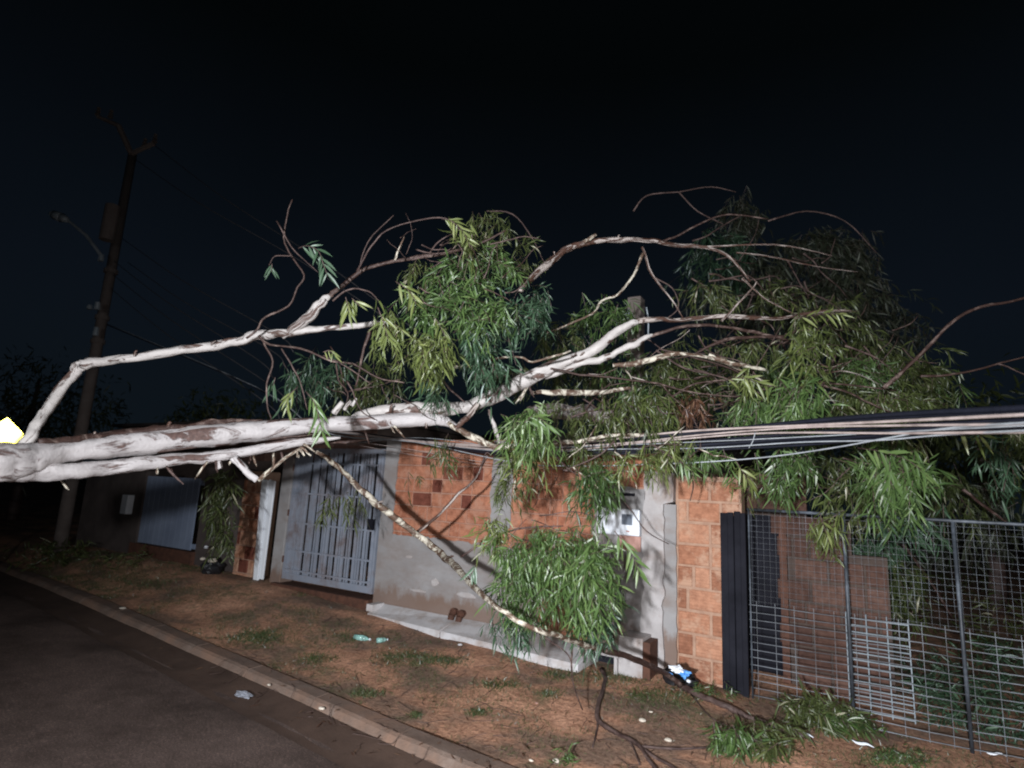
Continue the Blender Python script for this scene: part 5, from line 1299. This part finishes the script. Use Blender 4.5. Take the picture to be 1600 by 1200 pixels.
# warning sign at the left edge
sc = U(6, 680, 9.0); hd = 28 * 9.0 / F
sg = empty("warning_sign", (sc[0], sc[1], 0.0), "bright yellow diamond warning sign glaring above the trunk at the left edge", "sign")
nrm = Vector(EYE - sc); nrm.z = 0; nrm.normalize(); sd = Vector((-nrm.y, nrm.x, 0))
cc = Vector(sc)
def diamond(h, off, th, nm, mat):
    mb = MB(); vs = []
    for s in (off, off - th):
        k = .86
        for (a, b_) in ((0, 1), (.07, .93), (.93, .07), (1, 0), (.93, -.07), (.07, -.93), (0, -1), (-.07, -.93), (-.93, -.07), (-1, 0), (-.93, .07), (-.07, .93)): vs.append(cc + sd * a * h + Vector((0, 0, 1)) * b_ * h + nrm * s)
    n = 12
    mb.add(vs, [tuple(range(n)), tuple(range(2 * n - 1, n - 1, -1))] + [(i, n + i, n + (i + 1) % n, (i + 1) % n) for i in range(n)])
    return mb.build(nm, M[mat], sg)
diamond(hd, .012, .003, "panel", 'retro')
diamond(hd * .97, .004, .006, "backing", 'dark_metal')
MB().bar((sc[0], sc[1], -.2), (cc.x, cc.y, cc.z + hd * .6), .03, 8).build("post", M['galv'], sg)
for o_ in sg.children:
    if o_.name.startswith("post"): o_.location = Vector(o_.location) - nrm * .04

# ------------------------------------------------------------------ small things on the ground
def pebble(px, py, s, label, mat='stone'):
    w = gp_(px, py, s * .4); bm = bmesh.new(); bmesh.ops.create_icosphere(bm, subdivisions=2, radius=s)
    sd_ = random.random() * 50
    for v in bm.verts:
        v.co *= 1 + .35 * noise.noise(v.co / s * .9 + Vector((sd_, 0, 0))); v.co.z *= .55; v.co.x *= 1.25
    me = bpy.data.meshes.new("stone"); bm.to_mesh(me); bm.free()
    o = link("stone", me, M[mat]); o.location = w; tag(o, label, "stone", "pale stones on the dirt"); return o
pebble(1003, 1125, .022, "pale flat stone above the bare twig, in the dirt right of the bare branch")
pebble(1044, 1156, .021, "pale round stone beside the long bare twig")
pebble(869, 1188, .02, "pale stone at the foot of the green weed tuft")
pebble(830, 1188, .012, "tiny pale stone left of the green weed tuft")
pebble(838, 1099, .015, "tiny pinkish stone in the middle of the verge", 'pink')
pebble(719, 1007, .022, "whitish crumb of cement just below the joint of the step", 'ledge')
pebble(192, 951, .04, "pale lump on the verge at the far end of the kerb")
pebble(1017, 1112, .014, "tiny pale pebble up and right of the bare branch fork")
pebble(420, 1070, .015, "tiny pale stone on the kerb stones")
pebble(503, 1107, .022, "crumbly pale lump on the kerb edge")
def crumple(name, px, py, s, mat, label, cat, flat=.5, lift=.5, amp=.6, grp=None, stretch=(1, 1), parent=None):
    w = gp_(px, py, 0) if isinstance(px, (int, float)) else px
    if not hasattr(crumple, 'n'): crumple.n = 0
    crumple.n += 1
    bm = bmesh.new(); bmesh.ops.create_icosphere(bm, subdivisions=3, radius=s)
    for v in bm.verts:
        d = 1 + amp * (abs(noise.noise(v.co / s * 1.6 + Vector((crumple.n * 7, 0, 0)))) - .2) + .25 * amp * noise.noise(v.co / s * 5)
        v.co *= d; v.co.z *= flat; v.co.x *= stretch[0]; v.co.y *= stretch[1]
    me = bpy.data.meshes.new(name); bm.to_mesh(me); bm.free()
    if parent is None:
        o = link(name, me, M[mat]); o.location = Vector(w) + Vector((0, 0, s * flat * lift)); tag(o, label, cat, grp)
    else:
        for v in me.vertices: v.co += Vector(w) + Vector((0, 0, s * flat * lift))
        o = link(name, me, M[mat], parent)
    return o
def road_pt(px, py):
    w = G(px, py, -.2)
    for _ in range(4): w = G(px, py, road_z(w[0]) + .01)
    return w
wv = road_pt(380, 1087)
bm_o = crumple("plastic_bag", Vector(wv), 0, .05, 'clear', "thin crumpled clear plastic bag lying on the asphalt beside the kerb", "plastic bag", .35, .6, .9, stretch=(1.7, 1.0))
# rubbish bundle by the wall
w = gp_(1060, 1068)
rb = empty("rubbish_bag", tuple(w), "black rubbish bag with blue and white scraps at the foot of the pale block wall", "rubbish")
crumple("bag", Vector(w), 0, .105, 'black', None, None, .85, .5, .7, stretch=(1.35, .9), parent=rb)
crumple("white_scrap_or_glare", Vector(U(1057, 1046, 4.75)), 0, .042, 'plastic_white', None, None, .5, .3, 1.3, stretch=(1.2, .9), parent=rb)
crumple("blue_scrap", Vector(U(1069, 1054, 4.72)), 0, .034, 'plastic_blue', None, None, .8, .3, 1.6, stretch=(1.0, .8), parent=rb)
crumple("blue_scrap", Vector(U(1046, 1053, 4.76)), 0, .015, 'plastic_blue', None, None, .6, .3, 1.4, stretch=(1.4, .8), parent=rb)
crumple("white_scrap_or_glare", Vector(U(1076, 1065, 4.70)), 0, .017, 'plastic_white', None, None, .7, .3, .5, parent=rb)
w = gp_(330, 896)
r2_ = empty("rubbish_bag", tuple(w), "black rubbish bag with pale scraps under the dark drooping leaves", "rubbish")
crumple("bag", Vector(w), 0, .15, 'black', None, None, .9, .6, .5, parent=r2_)
crumple("pale_scrap", Vector(w) + Vector((.14, -.1, .2)), 0, .06, 'stone', None, None, .5, .3, .6, parent=r2_)
crumple("pale_scrap", Vector(w) + Vector((-.14, -.08, .2)), 0, .035, 'stone', None, None, .6, .3, .6, parent=r2_)
crumple("pale_scrap", Vector(w) + Vector((-.22, .0, .36)), 0, .03, 'plastic_white', None, None, .6, .3, .6, parent=r2_)
def sliver(px, py, ang, L_, label):  # white shapes added where wet leaves and bottles would glare
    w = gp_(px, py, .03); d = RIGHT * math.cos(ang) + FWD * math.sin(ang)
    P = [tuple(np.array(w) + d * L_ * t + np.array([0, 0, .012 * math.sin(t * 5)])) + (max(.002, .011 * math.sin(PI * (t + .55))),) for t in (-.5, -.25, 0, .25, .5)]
    tag(tube(P, 6, .5, 4, px, .3, .4).build("white_scrap_or_glare", M['plastic_white'], smooth=True), label, "painted_glare", "white slivers standing for wet glare on the ground")
sliver(1254, 1146, -.9, .16, "white sliver standing for wet glare in the middle of the olive leaf heap by the fence")
sliver(1348, 1162, -.9, .15, "white sliver standing for wet glare at the right end of the olive leaf heap by the fence")
sliver(1556, 1178, -.7, .12, "white sliver standing for wet glare on the dirt near the right picture edge")
sliver(1206, 1140, .6, .06, "short white sliver standing for wet glare at the left end of the olive leaf heap by the fence")
# bottles
def bottle(px, py, ang, label, L=.2, R_=.03, mat='green_glass'):
    w = Vector(gp_(px, py, R_)); d = Vector((math.cos(ang), math.sin(ang), 0))
    root = empty("bottle", tuple(w), label, "bottle")
    mb = MB(); prof = [(-.5, .85), (-.48, 1), (.1, 1), (.25, .8), (.38, .4), (.46, .35)]
    for i in range(len(prof) - 1): mb.bar(w + d * prof[i][0] * L, w + d * prof[i + 1][0] * L, prof[i][1] * R_, 10, prof[i + 1][1] * R_)
    mb.build("body", M[mat], root, smooth=True)
    MB().bar(w + d * .465 * L, w + d * .53 * L, R_ * .42, 10).build("cap", M['plastic_white'], root)
bottle(566, 997, .15, "pale green plastic bottle lying on the verge, left of the crushed one")
bottle(597, 1000, 1.1, "pale green crushed plastic bottle lying right beside the other bottle", .12, .026)

# ------------------------------------------------------------------ dark trees far behind
def far_tree(px, d, h, rx, label):
    w = G(px, 880, 0); v = raydir(px, 800); v = v / np.linalg.norm(v[:2]) * d
    X, Y = v[0], v[1]
    root = empty("background_tree", (X, Y, 0), label, "tree", "dark trees beyond the walls")
    tube([(X, Y, -.2, .16), (X + .05, Y, h * .3, .13), (X - .05, Y, h * .65, .08), (X, Y, h * .9, .03)], 8, .2, 4, px).build("trunk", M['bark_twig'], root, smooth=True)
    n = 2600
    q = unit(rng.normal(size=(n, 3))) * (rng.random((n, 1)) ** .45)
    lump = np.array([1 + .35 * noise.noise(Vector(a) * 2.2 + Vector((px, 0, 0))) for a in q])[:, None]
    P = np.array([X, Y, h * .66]) + q * lump * np.array([rx, rx, h * .42])
    D = unit(rng.normal(size=(n, 3)) + np.array([0, 0, -.5]))
    V = leaf_verts(P, D, unit(rng.normal(size=(n, 3))), rng.uniform(.15, .3, n), rng.uniform(.03, .06, n), np.zeros(n), np.full(n, .2))
    link("crown", leaf_mesh("crown", V, rng.random(n) * .7, M['leaf_olive']), None, root, kind="stuff")
far_tree(20, 22, 4.6, 2.6, "dark round tree far beyond the left pole")
far_tree(330, 20, 4.0, 1.8, "low dark tree above the sheet gate, behind the upper branch")
far_tree(1545, 15, 4.2, 2.2, "dark tree behind the yard near the right picture edge")
far_tree(1400, 17, 3.8, 2.0, "dark tree beyond the low back wall of the yard")
far_tree(620, 22, 3.6, 2.2, "low dark tree behind the house under the leaf mass")

# children of translated empties: put every part back where it was modelled
bpy.context.view_layer.update()
